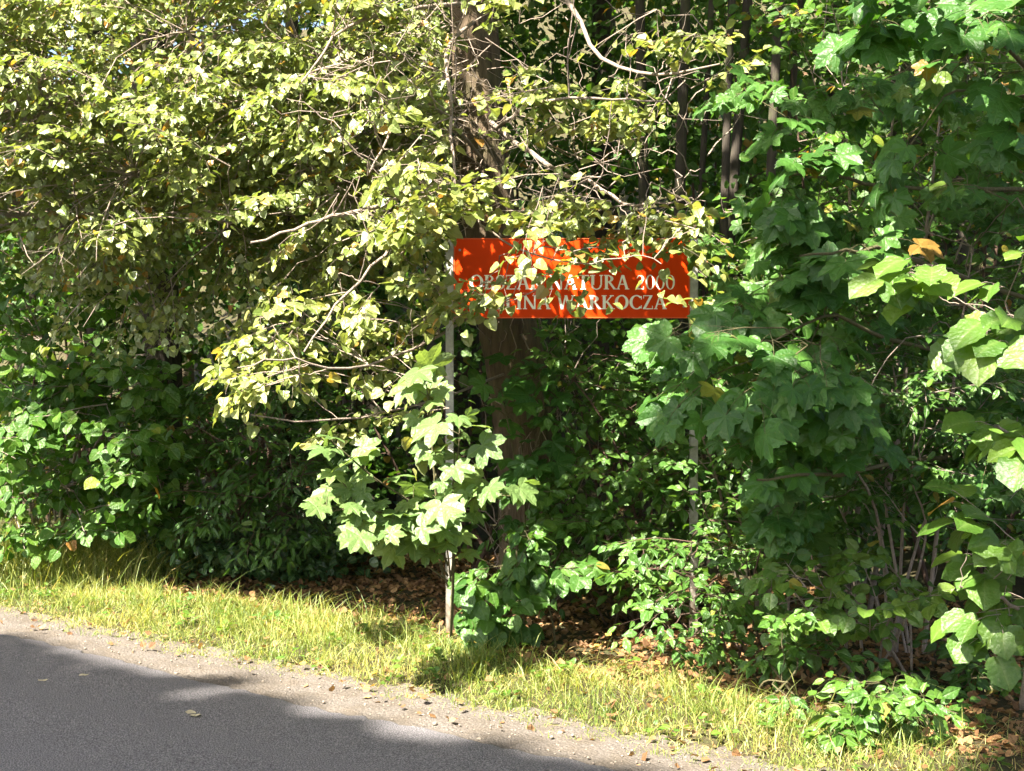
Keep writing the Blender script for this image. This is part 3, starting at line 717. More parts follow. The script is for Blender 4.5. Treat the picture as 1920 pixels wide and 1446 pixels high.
lsb = spec('lime', 0.046, 0.036, mu=0.42, sd=0.2, yel=0.035, kids=7)
low = lambda px, py: py < 470 + 40*math.sin(px*0.012) - 0.00022*max(0, px - 250)**2
fill(limeb, region(560, -260, 860, -120, 520, 6.1, 7.4, low), lsb, 0.42, 1, (-0.35, -0.45, -0.25), 0.004, 0.55)
fill(limeb, region(170, -200, 860, -100, 500, 7.4, 9.0, low), lsb, 0.5, 1, (-0.35, -0.45, -0.25), 0.004, 0.55)
fill(limeb, region(60, -900, -200, -200, 420, 6.0, 8.0), lsb, 0.6, 1, (-0.35, -0.45, -0.25), 0.004, 0.55)
# boughs reaching out past the left edge of the picture, which keep the shrubs below in shade
ext = []
for i in range(48):
    s_, t_, z_ = random.uniform(5.25, 6.6), random.uniform(-9.5, -6.0), random.uniform(2.5, 3.6); x_, y_ = xy(s_, t_); k_ = z_/SUN[2]
    ext.append(np.array([x_ + SUN[0]*k_, y_ + SUN[1]*k_, z_]))
fill(limeb, ext, lsb, 0.5, 1, (-0.2, 0.1, -0.1), 0.004, 0.7)
# hanging fringe at the lower edge
fill(limeb, region(34, 100, 560, 430, 600, 6.4, 7.6), lsb, 0.34, 1, (-0.3, -0.3, -0.6), 0.0035, 0.4)

# --- sycamore sapling in front of the left post
def sapling(pl, stems, sz, per, mu, droop=0.2, face=None, arr=None):
    """opposite pairs of long-stalked lobed leaves on upright shoots"""
    pl.kind = 'syc'
    f = face if face is not None else nrm(0.65*UP + 0.35*SUN + np.array([0, -0.45, 0]))
    for pts, r0 in stems:
        p = pl.limb(pts, r0, 0.003, 'stem', pl.twigmat, 6, 16)
        d = nrm(p[-1] - p[0]); n = per
        for i in range(n):
            w = 0.28 + 0.72*i/(n - 1); q = p[int(round(w*15))]
            a0 = i*math.pi/2 + random.uniform(-0.3, 0.3)
            for k in (0, 1):
                a = a0 + k*math.pi
                out = nrm(np.array([math.cos(a), math.sin(a)*0.8 - 0.25, 0.25]) + 0.3*d + rv(0.15))
                L = sz*random.uniform(0.45, 1.0)
                e = q + out*L*0.9
                pl.tw.append((np.array([q, q + out*L*0.45 + np.array([0, 0, 0.05*L]), e]), 0.0022, 0.0014))
                ld = nrm(out*0.7 + np.array([0, -0.25, -0.45 - droop]) + rv(0.22))
                pl.leaf(e, ld, nrm(f + rv(0.28)), L*random.uniform(0.85, 1.15), tone_of(mu, 0.2, 0.0))
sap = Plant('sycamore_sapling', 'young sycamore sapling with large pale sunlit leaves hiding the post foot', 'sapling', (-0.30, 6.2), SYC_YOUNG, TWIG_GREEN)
sap.limb([sap.base + np.array([0, 0, -0.05]), P(848, 1000, 5.62), P(805, 850, 5.62), P(805, 730, 5.62)], 0.008, 0.003, 'stem', None, 6)
sapling(sap, [([P(830, 1080, 5.62), P(815, 900, 5.60), P(806, 780, 5.57), P(800, 725, 5.57)], 0.006),
              ([P(840, 1060, 5.62), P(790, 960, 5.47), P(700, 895, 5.32), P(625, 830, 5.22)], 0.006),
              ([P(840, 1080, 5.62), P(770, 985, 5.42), P(680, 955, 5.27), P(610, 960, 5.17)], 0.005),
              ([P(845, 1080, 5.62), P(870, 960, 5.47), P(900, 930, 5.42), P(960, 930, 5.42)], 0.005),
              ([P(840, 1100, 5.62), P(800, 1010, 5.42), P(740, 1000, 5.27), P(690, 1010, 5.17)], 0.004),
              ([P(840, 1090, 5.62), P(760, 1030, 5.5), P(700, 985, 5.35), P(640, 900, 5.3)], 0.004), ([P(845, 1090, 5.62), P(840, 1040, 5.45), P(835, 1010, 5.4), P(830, 960, 5.35)], 0.004),
              ([P(838, 1000, 5.62), P(850, 900, 5.47), P(860, 840, 5.42), P(862, 800, 5.42)], 0.004)], 0.125, 6, 0.5)

sap.prune = [(822, 862, 1050, 1230, 0.0), (826, 862, 740, 800, 0.3)]
# --- darker sycamore sapling against the trunk
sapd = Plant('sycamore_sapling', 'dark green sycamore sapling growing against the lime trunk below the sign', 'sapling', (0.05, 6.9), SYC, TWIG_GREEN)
sapling(sapd, [([sapd.base, P(985, 950, 6.85), P(975, 800, 6.8), P(972, 690, 6.75)], 0.007),
               ([P(985, 950, 6.85), P(965, 860, 6.7), P(950, 780, 6.65), P(940, 730, 6.6)], 0.004),
               ([P(985, 900, 6.85), P(1010, 820, 6.75), P(1020, 760, 6.7), P(1010, 700, 6.65)], 0.004),
               ([P(985, 1000, 6.85), P(985, 930, 6.7), P(1000, 900, 6.6), P(1010, 880, 6.6)], 0.004)], 0.13, 5, 0.45)

# --- the sycamore on the right
syc = Plant('sycamore_tree', 'sycamore tree with big dark glossy lobed leaves spreading beside the sign', 'tree', (2.75, 6.3), SYC, TWIG_GREEN, petiole=True)
syc.limb([syc.base + np.array([0, 0, -0.1]), syc.base + np.array([0, 0, 1.2]), syc.base + np.array([-0.1, -0.1, 2.6]), syc.base + np.array([0.1, 0, 6])], 0.10, 0.05, 'trunk', BARK_DARK, 12, 30, 0.4, 0.03)
sb2 = syc.base
for pts in ([sb2 + np.array([0, 0, 1.3]), P(1680, 640, 5.5), P(1560, 590, 5.1), P(1450, 640, 4.9)], [sb2 + np.array([0, 0, 1.1]), P(1650, 760, 5.5), P(1500, 760, 5.1), P(1400, 760, 4.9)],
            [sb2 + np.array([-0.1, -0.1, 2.2]), P(1680, 350, 5.6), P(1560, 330, 5.4), P(1470, 330, 5.2)], [sb2 + np.array([-0.1, -0.1, 2.6]), P(1850, 50, 4.9), P(1780, 60, 4.4), P(1690, 60, 4.25)],
            [sb2 + np.array([-0.1, -0.1, 2.4]), P(1950, 200, 4.7), P(1850, 170, 4.4), P(1770, 180, 4.25)], [sb2 + np.array([0, 0, 1.0]), P(1640, 880, 5.3), P(1520, 890, 4.8), P(1420, 900, 4.6)],
            [sb2 + np.array([0, 0, 1.6]), P(1700, 480, 5.2), P(1600, 470, 4.8), P(1500, 480, 4.6)]):
    syc.limb(pts, 0.012, 0.004)
syc.prune = [(1283, 1313, 600, 660, 0.1), (1150, 1310, 430, 600, 0.03)]
sface = nrm(0.75*UP + np.array([-0.1, -0.55, 0]))
ss = spec('sycb', 0.100, 0.16, mu=0.42, sd=0.2, yel=0.012, kids=3, face=sface, nj=0.40, hang=0.55, pet=0.9, r=0.004)
for n, r, dd in ((9, (1310, 1600, 560, 760, 4.7, 5.1), 0.30), (6, (1320, 1580, 740, 860, 4.7, 5.1), 0.30), (3, (1470, 1600, 460, 540, 4.9, 5.3), 0.25),
             (3, (1430, 1600, 300, 380, 5.0, 5.4), 0.2), (4, (1640, 1900, 0, 70, 4.1, 4.4), 0.2), (4, (1720, 1920, 120, 260, 4.0, 4.4), 0.2), (3, (1400, 1560, 860, 960, 5.0, 5.4), 0.28), (2, (1250, 1330, 610, 680, 5.0, 5.4), 0.16)):
    fill(syc, region(n, *r), ss, dd, 1, (-0.4, -0.5, -0.1), 0.004, 0.5)

ss2 = dict(ss); ss2.update(size=0.072, gap=0.10, kids=4, mu=0.55)
for n, r in ((22, (1380, 1920, 90, 480, 5.2, 6.2)), (16, (1360, 1920, 460, 760, 5.4, 6.4)), (10, (1360, 1900, 740, 960, 5.4, 6.2)), (6, (1560, 1900, -40, 120, 4.6, 5.2))):
    fill(syc, region(n, *r), ss2, 0.28, 1, (-0.4, -0.5, -0.05), 0.003, 0.6)

# --- hazel at the right edge
haz = Plant('hazel_shrub', 'hazel shrub with broad toothed yellow green leaves at the edge of the thicket', 'shrub', (1.95, 4.9), HAZEL, TWIG, petiole=True)
hb = haz.base
for pts in ([hb, P(1960, 900, 4.6), P(1910, 640, 4.2), P(1810, 570, 4.0)], [hb, P(1960, 1000, 4.6), P(1930, 860, 4.1), P(1870, 800, 3.9)], [hb, P(1950, 1200, 4.7), P(1890, 1130, 4.5), P(1800, 1100, 4.4)]):
    haz.limb(pts, 0.012, 0.004)
hs = spec('hazel', 0.105, 0.10, mu=0.5, sd=0.2, yel=0.03, kids=2, face=nrm(0.9*UP + np.array([-0.2, -0.35, 0])), nj=0.3, hang=0.35, pet=0.18, r=0.003)
for n, r in ((3, (1690, 1770, 525, 550, 3.9, 4.1)), (4, (1790, 1920, 530, 620, 3.8, 4.1)), (3, (1850, 1920, 780, 850, 3.9, 4.2)), (4, (1820, 1920, 1020, 1080, 4.3, 4.6)), (4, (1760, 1910, 1110, 1180, 4.4, 4.8))):
    fill(haz, region(n, *r), hs, 0.24, 1, (-0.6, -0.3, 0.1), 0.003, 0.35)

# --- generic shrub
def shrub(name, label, base, kind, mat, twig, parts, size, gap, L=0.3, mu=0.42, yel=0.012, nst=7, out=(0, -0.5, 0.05), face=None, kids=6, r=0.004, group=None, lod=1, conn=0.004, pet=0.2, cat='shrub', spread=0.7, gapflag=True, petiole=False, nj=0.42):
    pl = Plant(name, label, cat, base, mat, twig, group, gapflag, lod, petiole=petiole)
    allp = []
    for n, rg in parts: allp += region(n, *rg)
    ends = random.sample(allp, min(nst, len(allp)))
    for e in ends:
        b = pl.base + np.array([random.gauss(0, 0.10), random.gauss(0, 0.08), -0.03])
        m = b*0.45 + e*0.55 + np.array([random.gauss(0, 0.06), random.gauss(0, 0.06), 0.12*np.linalg.norm(e - b)])
        pl.limb([b, m, e], 0.004 + 0.004*np.linalg.norm(e - b), 0.003, 'stem')
    sp = spec(kind, size, gap, mu=mu, yel=yel, kids=kids, r=r, face=face if face is not None else nrm(0.75*UP + 0.15*SUN + np.array([0, -0.5, 0])), pet=pet, hang=0.25, nj=nj)
    fill(pl, allp, sp, L, 1, out, conn, spread)
    pl.prune = [(1283, 1313, 600, 700, 0.15), (1283, 1313, 930, 1250, 0.25), (826, 862, 1040, 1240, 0.0)]
    return pl
shrub('dogwood_shrub', 'dense dogwood shrub with pointed green leaves under the right half of the sign', (0.7, 6.85), 'dog', DOG, TWIG_RED,
      [(42, (1030, 1300, 640, 900, 6.55, 7.2)), (36, (1000, 1290, 860, 1060, 6.5, 7.1)), (8, (950, 1200, 1030, 1090, 6.5, 6.9))], 0.074, 0.055, 0.34, nst=10, mu=0.6)
shrub('privet_shrub', 'small leaved blue green shrub in the shade between sycamore and hazel', (1.75, 5.9), 'privet', DOG, TWIG,
      [(46, (1560, 1920, 660, 900, 5.3, 6.1)), (20, (1480, 1900, 860, 1000, 5.6, 6.2)), (24, (1650, 1930, 380, 640, 5.4, 6.2))], 0.052, 0.030, 0.34, nst=9, kids=8)
shrub('dogwood_shrub', 'slender dogwood with grey green leaves around the foot of the right post', (1.15, 5.9), 'dog', DOG, TWIG_RED,
      [(24, (1220, 1440, 980, 1160, 5.5, 6.1)), (9, (1250, 1420, 1090, 1190, 5.4, 5.9))], 0.062, 0.055, 0.28, mu=0.55, nst=8)
shrub('elm_shrub', 'bright green broad leaved shrub low between right post and hazel', (1.55, 5.5), 'round', HAZEL, TWIG,
      [(16, (1460, 1700, 1040, 1180, 5.0, 5.6))], 0.060, 0.055, 0.28, mu=0.55, nst=7, gapflag=False)
shrub('spindle_bush', 'low glossy bush with oval pointed leaves beside the grass in the corner', (1.35, 4.65), 'dog', DOG, TWIG_GREEN,
      [(11, (1560, 1740, 1300, 1370, 4.5, 4.8)), (3, (1680, 1800, 1310, 1370, 4.6, 4.9))], 0.068, 0.05, 0.18, mu=0.6, nst=8, gapflag=False)
shrub('honeysuckle_bush', 'thin upright bush with paired leaves on the litter below the sycamore', (1.12, 5.1), 'dog', DOG, TWIG_GREEN,
      [(8, (1430, 1560, 1170, 1310, 4.9, 5.3)), (3, (1560, 1680, 1230, 1290, 5.0, 5.3))], 0.060, 0.055, 0.22, mu=0.5, nst=6, gapflag=False)
shrub('spindle_bush', 'small dark oval leaved bush under the hazel at the picture edge', (1.95, 5.2), 'dog', DOG, TWIG_GREEN,
      [(9, (1760, 1930, 1240, 1330, 4.9, 5.4))], 0.064, 0.055, 0.24, mu=0.45, nst=6, gapflag=False)
shrub('elder_bush', 'small elder with paired oval leaflets at the foot of the left post', (-0.02, 6.3), 'round', DOG, TWIG_GREEN,
      [(10, (890, 1000, 1060, 1180, 6.0, 6.3)), (6, (920, 1070, 1010, 1080, 6.1, 6.4))], 0.078, 0.07, 0.24, mu=0.5, nst=6, pet=0.1)
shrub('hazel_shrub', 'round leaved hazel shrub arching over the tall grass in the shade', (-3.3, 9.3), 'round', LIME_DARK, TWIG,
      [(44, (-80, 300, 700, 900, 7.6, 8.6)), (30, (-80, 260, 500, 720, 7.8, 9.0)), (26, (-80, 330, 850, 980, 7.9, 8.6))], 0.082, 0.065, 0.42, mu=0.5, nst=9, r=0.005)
shrub('dogwood_shrub', 'dark dogwood thicket in deep shade left of the pale sapling', (-1.9, 8.9), 'lance', DOG, TWIG_RED,
      [(50, (240, 640, 680, 900, 7.6, 8.8)), (34, (270, 640, 860, 1020, 7.6, 8.6))], 0.075, 0.048, 0.40, mu=0.40, nst=11, kids=7)
shrub('hornbeam_shrub', 'tall shaded shrub with small oval leaves rising above the sycamore leaves', (1.9, 7.2), 'round', LIME_DARK, TWIG,
      [(44, (1480, 1930, 60, 420, 6.2, 7.3)), (30, (1330, 1700, 380, 620, 6.3, 7.2))], 0.060, 0.045, 0.42, mu=0.5, nst=9, yel=0.05)
shrub('hornbeam_shrub', 'dark leafy shrub filling the gap between the right post and the sycamore stem', (1.4, 7.0), 'round', DOG, TWIG,
      [(36, (1290, 1640, 560, 800, 6.2, 7.2)), (30, (1290, 1640, 780, 1010, 6.0, 7.0))], 0.060, 0.045, 0.40, mu=0.40, nst=9)

# --- brambles and ivy as ground cover in the dark
ivy = Plant('ivy_cover', 'low dark ivy and bramble cover on the shaded ground behind the verge', 'ivy', (-1.7, 8.9), IVY, TWIG, maxobj=300)
tag(ivy.root, None, None, None, 'stuff')
pts = []
while len(pts) < 420:
    px, py = random.uniform(150, 700), random.uniform(955, 1085)
    q = ground_at(px, py + 25); s_, t_ = st(q[0], q[1])
    if s_ > 5.15: pts.append((q[0], q[1], float(gz(q[0], q[1])) + random.uniform(0.02, 0.26)))
cloud(ivy, pts, 14, (0.11, 0.11, 0.05), 0.050, nrm(0.8*UP + np.array([0, -0.4, 0])), 0.45, 0.2, 0.0, 'round')

# --- stems and trunks in the wood
def pole(name, label, px, d, r, mat, top=-400, lean=0.0, group=None, clad=False, cat='tree'):
    x = (px - CX)/F*d; z = float(gz(x, d))
    pl = Plant(name, label, cat, (x, d), LIME_DARK if not clad else IVY, TWIG, group)
    zt_ = P(0, top, d)[2]
    pl.limb([pl.base + np.array([0, 0, -0.2]), pl.base + np.array([lean*0.3 + random.gauss(0, 0.03), 0, (zt_ - z)*0.33]), pl.base + np.array([lean*0.6, 0.03, (zt_ - z)*0.66]), pl.base + np.array([lean, 0, zt_ - z])], r, r*0.6, 'trunk', mat, 12, 30, 0.4, 0.04)
    return pl
pole('forest_tree', 'pale bare trunk glimpsed in the gap over the dark dogwood thicket', 352, 12.5, 0.10, BARK_PALE)
iv = pole('forest_tree', 'slim trunk wrapped in climbing ivy between the dogwood thicket and the post', 545, 9.6, 0.07, BARK_DARK, clad=True)
cs = [(iv.base[0] + random.gauss(0, 0.02), iv.base[1] - 0.06, z) for z in np.linspace(iv.base[2] + 0.4, iv.base[2] + 2.8, 60)]
cloud(iv, cs, 16, (0.07, 0.05, 0.05), 0.055, np.array([0, -0.8, 0.5]), 0.5, 0.2, 0.0, 'round')
STEMS = 'thin dark stems in the gap above the sign'
ORD = ('third', 'fourth', 'fifth', 'second', 'last', 'first', 'thinnest')
for k_, (px, d, r, ln) in enumerate(((1330, 8.6, 0.035, 0.25), (1352, 8.8, 0.045, 0.3), (1385, 8.5, 0.04, 0.45), (1270, 9.3, 0.05, 0.1), (1420, 9.0, 0.03, 0.5), (1215, 10.0, 0.05, -0.1), (1305, 9.8, 0.03, 0.2))):
    pole('coppice_stem', ORD[k_] + ' thin dark stem from the lime trunk in the shadowy gap over the sign', px, d, r, BARK_DARK, -500, ln, STEMS, cat='tree')
for px, d, r, lb in ((180, 13, 0.11, 'shaded forest trunk behind the round leaved hazel shrub'), (660, 14, 0.13, 'shaded forest trunk behind the drooping lime twigs beside the left post'),
                     (1130, 12.5, 0.12, 'shaded forest trunk just behind the right half of the sign'), (1560, 12, 0.12, 'shaded forest trunk deep behind the sycamore leaves'), (1800, 13.5, 0.13, 'shaded forest trunk deep behind the hazel shrub')):
    pole('forest_tree', lb, px, d, r, BARK_DARK, -700)

# --- understorey masses on the slope
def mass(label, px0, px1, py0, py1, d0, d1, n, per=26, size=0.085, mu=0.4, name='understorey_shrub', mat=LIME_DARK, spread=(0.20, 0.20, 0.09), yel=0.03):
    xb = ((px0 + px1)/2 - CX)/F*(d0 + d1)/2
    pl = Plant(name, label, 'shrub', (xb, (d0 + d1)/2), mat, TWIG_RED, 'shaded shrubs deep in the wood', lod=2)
    c = np.array(region(n, px0, px1, py0, py1, d0, d1))
    for i in range(14):
        e = c[random.randrange(len(c))]; b = np.array([e[0]*0.6 + xb*0.4, e[1], 0]); b[2] = gz(b[0], b[1])
        pl.limb([b, (b + e)/2 + np.array([random.gauss(0, 0.1), 0, 0.1]), e], 0.018, 0.005, 'stem')
    for e in c[::2]:
        q = pl.nearest(e); pl.twig(q, e, 0.006, 0.002, 0.05, 6, 0.04)
    cloud(pl, c, per, spread, size, nrm(0.8*UP + np.array([-0.1, -0.5, 0])), mu, 0.2, yel, 'round')
    return pl
mass('shrub mass in shade deep behind the round leaved hazel', -200, 330, 380, 780, 9.5, 12, 130)
mass('shrub mass in shade behind the ivy wrapped trunk', 330, 760, 420, 900, 9.6, 12, 130)
mass('shrub mass low behind the round leaved hazel and the tall grass', -320, 260, 720, 1000, 8.9, 10.6, 80, 24, 0.075)
mass('shrub mass high behind the drooping sunlit lime boughs', -200, 800, -60, 430, 10, 13, 190, 26, 0.10)
mass('shrub mass behind the lime trunk over the sign', 760, 1300, -120, 360, 10.5, 14, 230, 24, 0.085)
mass('shrub mass in the gap behind the thin dark stems', 1180, 1560, -60, 520, 10, 13.5, 120, 22, 0.08)
mass('shrub mass under the sign behind the lime trunk', 640, 1320, 560, 1020, 8.6, 10.5, 110, 24, 0.07)
mass('shrub mass deep behind sycamore and hazel leaves', 1330, 2050, -60, 560, 8.4, 11.5, 220, 26, 0.08)
mass('shrub mass low behind the small leaved blue green shrub', 1300, 2050, 540, 1050, 7.4, 9.5, 180, 26, 0.065)

mass('shrub mass far up the slope behind the sunlit lime boughs', -300, 900, -330, 500, 14, 18, 300, 24, 0.15, spread=(0.4, 0.4, 0.2))
mass('shrub mass far up the slope behind the sign and the thin stems', 800, 1500, -200, 600, 14, 18, 170, 24, 0.14, spread=(0.4, 0.4, 0.2))
mass('shrub mass far up the slope behind sycamore and hazel', 1300, 2150, -200, 600, 13, 17, 150, 24, 0.14, spread=(0.4, 0.4, 0.2))
def vreg(n, s0, s1, t0, t1, z0, z1):
    s = rng.uniform(s0, s1, n); t = rng.uniform(t0, t1, n); x, y = xy(s, t); z = rng.uniform(z0, z1, n); k = z/SUN[2]
    return np.stack([x + SUN[0]*k, y + SUN[1]*k, z], 1)
# --- high crowns that shade the wood (above the picture)
def gapkeep(lo, hi, right):
    def k(p):
        vx, vy = virt(p); s, t = st(vx, vy); s = s + 0.25*wob(vx, vy, 1.2)
        m = ~((s > lo) & (s < hi))
        return m & (p[:, 2] > CAMH + 0.33*np.maximum(p[:, 1], 0) + 0.2)
    return k
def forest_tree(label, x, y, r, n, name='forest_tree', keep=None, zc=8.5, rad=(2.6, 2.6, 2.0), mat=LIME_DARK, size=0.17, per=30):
    pl = Plant(name, label, 'tree', (x, y), mat, TWIG, 'tall trees whose crowns close over the wood', gap=False, lod=2, maxobj=0)
    b = pl.base
    pl.limb([b + np.array([0, 0, -0.2]), b + np.array([0.05, 0, 3]), b + np.array([-0.05, 0.1, 6]), b + np.array([0, 0, zc + 1])], r, r*0.4, 'trunk', BARK_DARK, 14, 30, 0.4, 0.04)
    c = rng.normal(0, 1, (n, 3)); c = unit(c)*np.cbrt(rng.random((n, 1)))*np.asarray(rad) + np.array([b[0], b[1], b[2] + zc])
    for e in c[:10]:
        q = np.array([b[0], b[1], b[2] + zc - 2.5 + random.random()*2]); pl.limb([q, (q + e)/2 + np.array([0, 0, 0.3]), e], 0.05, 0.01)
    cloud(pl, c, per, (0.32, 0.32, 0.12), size, nrm(UP + 0.3*SUN), 0.45, 0.2, 0.02, 'round', keep)
    return pl
kc = gapkeep(3.6, 8.6, None)
for i, (x, y, lb) in enumerate(((-4.5, 12, 'tall forest tree crown above the upper left lime boughs'), (-0.5, 12.5, 'tall forest tree crown above the lime trunk behind the sign'), (3.2, 10.5, 'tall forest tree crown above the sycamore'),
                    (-8, 14, 'tall forest tree beyond the frame past the tall grass'), (6.5, 9, 'tall forest tree beyond the frame past the hazel'), (1.2, 17, 'tall forest tree high up the slope behind the gap'), (-5, 18, 'tall forest tree high up the slope behind the hazel shrub'), (5.5, 15, 'tall forest tree high up the slope behind the sycamore'))):
    forest_tree(lb, x, y, 0.17, 120, keep=kc, zc=7.5 if y < 14 else 6.0, rad=(3.0, 3.0, 2.6))

for lb, x, y, t0, t1 in (('tall tree added over the upper left boughs to shade the wood', -6.5, 10.5, -16, -8.5), ('tall tree added to shade the wood behind the sign', -1.2, 10.8, -9, -4), ('tall tree added to shade the wood behind the sycamore', 3.6, 7.6, -4.5, 4)):
    pl = Plant('forest_tree', lb, 'tree', (x, y), LIME_DARK, TWIG, 'tall trees whose crowns close over the wood', gap=False, lod=2, maxobj=0)
    b = pl.base; pl.limb([b + np.array([0, 0, -0.2]), b + np.array([0.05, 0, 3]), b + np.array([-0.05, -0.1, 6]), b + np.array([0, -0.3, 9])], 0.19, 0.07, 'trunk', BARK_DARK, 14, 30, 0.4, 0.04)
    c = vreg(210, 7.9, 15.0, t0, t1, 6.2, 9.0)  # added crown clumps, set back along the sun's path to darken the wood
    for e in c[::14]:
        q = b + np.array([0, 0, random.uniform(4.5, 7.5)]); pl.limb([q, (q + e)/2 + np.array([0, 0, 0.4]), e], 0.05, 0.01)
    cloud(pl, c, 34, (0.34, 0.34, 0.14), 0.19, nrm(UP + 0.4*SUN), 0.45, 0.2, 0.02, 'round', gapkeep(3.6, 7.9, None))

# --- unseen oak and an added ash, crowns shaped to shade asphalt and right thicket
def shade_keep(p):  # keeps only leaves whose shadow lands where shade is wanted
    vx, vy = virt(p); s, t = st(vx, vy); w = 0.22*wob(vx*1.2, vy*1.2, 1.5)
    hole = ((vx - 2.2)**2 + (vy - 4.9)**2 < (0.34 + 0.5*w)**2) | ((vx - 2.65)**2 + (vy - 5.65)**2 < (0.40 + w)**2) | ((vx - 1.6)**2 + (vy - 5.6)**2 < 0.22**2) | ((vx - 2.35)**2 + (vy - 6.3)**2 < 0.25**2)
    a = ~hole & (s + w > 4.95) & (vx - vy + 1.6*w > -4.55)
    b = (s + 0.8*w < 3.42)
    return (a | b) & (p[:, 2] > 3.4)
oak = Plant('oak_tree', 'broad oak tree across the road whose crown is shaped to shade the asphalt', 'tree', (-6.4, -5.0), LIME_DARK, TWIG, gap=False, lod=2, maxobj=0)
ob = oak.base
oak.limb([ob + np.array([0, 0, -0.2]), ob + np.array([0.1, 0.1, 2.5]), ob + np.array([0.2, 0.3, 5]), ob + np.array([0.3, 0.5, 16])], 0.34, 0.15, 'trunk', BARK_DARK, 18, 40, 0.4, 0.05)
cb = vreg(980, -3.0, 3.6, -9, 4, 14.0, 18.0)
for e in cb[::50]:
    q = ob + np.array([0.2, 0.3, random.uniform(5, 11)]); oak.limb([q, q*0.5 + e*0.5 + np.array([0, 0, 0.7]), e], 0.05, 0.008)
cloud(oak, cb, 18, (0.40, 0.40, 0.16), 0.36, nrm(UP + 0.4*SUN), 0.45, 0.2, 0.02, 'round', shade_keep)
ash = Plant('shade_ash_tree', 'unseen tall ash tree added past the hazel to shade the thicket', 'tree', (4.2, 6.2), LIME_DARK, TWIG, gap=False, lod=2, maxobj=0)
ab = ash.base; ash.limb([ab + np.array([0, 0, -0.2]), ab + np.array([-0.1, 0, 2.5]), ab + np.array([-0.3, -0.3, 5]), ab + np.array([-0.5, -0.6, 8])], 0.22, 0.10, 'trunk', BARK_DARK, 16, 40, 0.4, 0.05)
ca = vreg(640, 4.7, 9.0, -3.8, 3.5, 6.0, 8.0)  # clumps added so their shadow covers the right of the thicket
for e in ca[::40]:
    q = ab + np.array([-0.3, -0.3, random.uniform(4.5, 7.0)]); ash.limb([q, q*0.5 + e*0.5 + np.array([0, 0, 0.6]), e], 0.05, 0.01)
cloud(ash, ca, 30, (0.26, 0.26, 0.14), 0.14, nrm(UP + 0.4*SUN), 0.45, 0.2, 0.02, 'round', shade_keep)

build_plants()

# ================================================================== verge, litter, small things
def blades(name, label, pts, h, w, lean, tone, kind='stuff', parent=None, base=None, bend=0.5):
    n = len(pts); a = rng.uniform(0, 2*math.pi, n); dirx = np.stack([np.cos(a), np.sin(a), np.zeros(n)], 1)
    b = rng.uniform(0, 2*math.pi, n); ln = np.stack([np.cos(b), np.sin(b), np.zeros(n)], 1)*lean[:, None]
    z = np.array([0, 0, 1.0])
    V = np.zeros((n, 7, 3))
    for i, (f, ww) in enumerate(((0.0, 1.0), (0.4, 0.85), (0.75, 0.55))):
        c = pts + z*(h*f*(1 - 0.18*bend*f))[:, None] + ln*(h*(f**1.8))[:, None]
        V[:, 2*i] = c - dirx*(w*ww/2)[:, None]; V[:, 2*i + 1] = c + dirx*(w*ww/2)[:, None]
    V[:, 6] = pts + z*(h*(1 - 0.25*bend))[:, None] + ln*h[:, None]
    T = np.array([(0, 1, 3), (0, 3, 2), (2, 3, 5), (2, 5, 4), (4, 5, 6)])
    TT = (T[None] + (np.arange(n)*7)[:, None, None]).reshape(-1, 3)
    V = V.reshape(-1, 3)
    if base is not None: V = V - base
    me = mesh_from(name, V, TT, GRASS, {'tone': np.repeat(tone, 7), 'vein': np.zeros(7*n)}, True)
    o = add(name, me, parent)
    if parent is None: tag(o, label, 'grass', None, kind)
    return o
def verge_points(n, s0, s1, t0, t1, dens=None):
    s = rng.uniform(s0, s1, n); t = rng.uniform(t0, t1, n); x, y = xy(s, t)
    m = np.ones(n, bool)
    if dens is not None: m = rng.random(n) < dens(s, t, x, y)
    x, y = x[m], y[m]; return np.stack([x, y, gz(x, y)], 1)
def inner(t): return 4.22 + 0.30*sstep(1.5, 2.6, -t) + 0.07*np.clip(-2.6 - t, 0, 6) + 0.10*np.sin(t*2.3) + 0.06*np.sin(t*6.1)
def gdens(s, t, x, y):
    d = sstep(3.70, 4.02, s + 0.07*np.sin(t*2.3 + 1) + 0.05*np.sin(t*5) + 0.03*np.sin(t*13))*(1 - sstep(-0.08, 0.26, s - inner(t)))
    return np.clip(d*(0.85 + 0.5*wob(x*3, y*3, 1.5)), 0.02*(s > 3.9)*(s < 5.2), 1)
p = verge_points(175000, 3.8, 6.2, -9.5, 2.2, gdens); n = len(p)
s_, t_ = st(p[:, 0], p[:, 1])
cl = wob(p[:, 0]*7, p[:, 1]*7, 1.3) + 0.6*wob(p[:, 0]*17, p[:, 1]*17, 1.1)
h = rng.gamma(4, 0.0165, n)*(0.35 + 0.65*sstep(3.9, 4.3, s_))*np.clip(0.85 + 0.6*cl, 0.3, 2.0); tone = np.clip(rng.normal(0.42, 0.2, n) + 0.25*wob(p[:, 0]*2, p[:, 1]*2, 1.7) - 0.1*cl, 0, 1)
blades('verge_grass', 'sunlit yellow green grass on the verge beside the gravel', p, h, rng.uniform(0.002, 0.0048, n), rng.gamma(2.2, 0.33, n), tone)

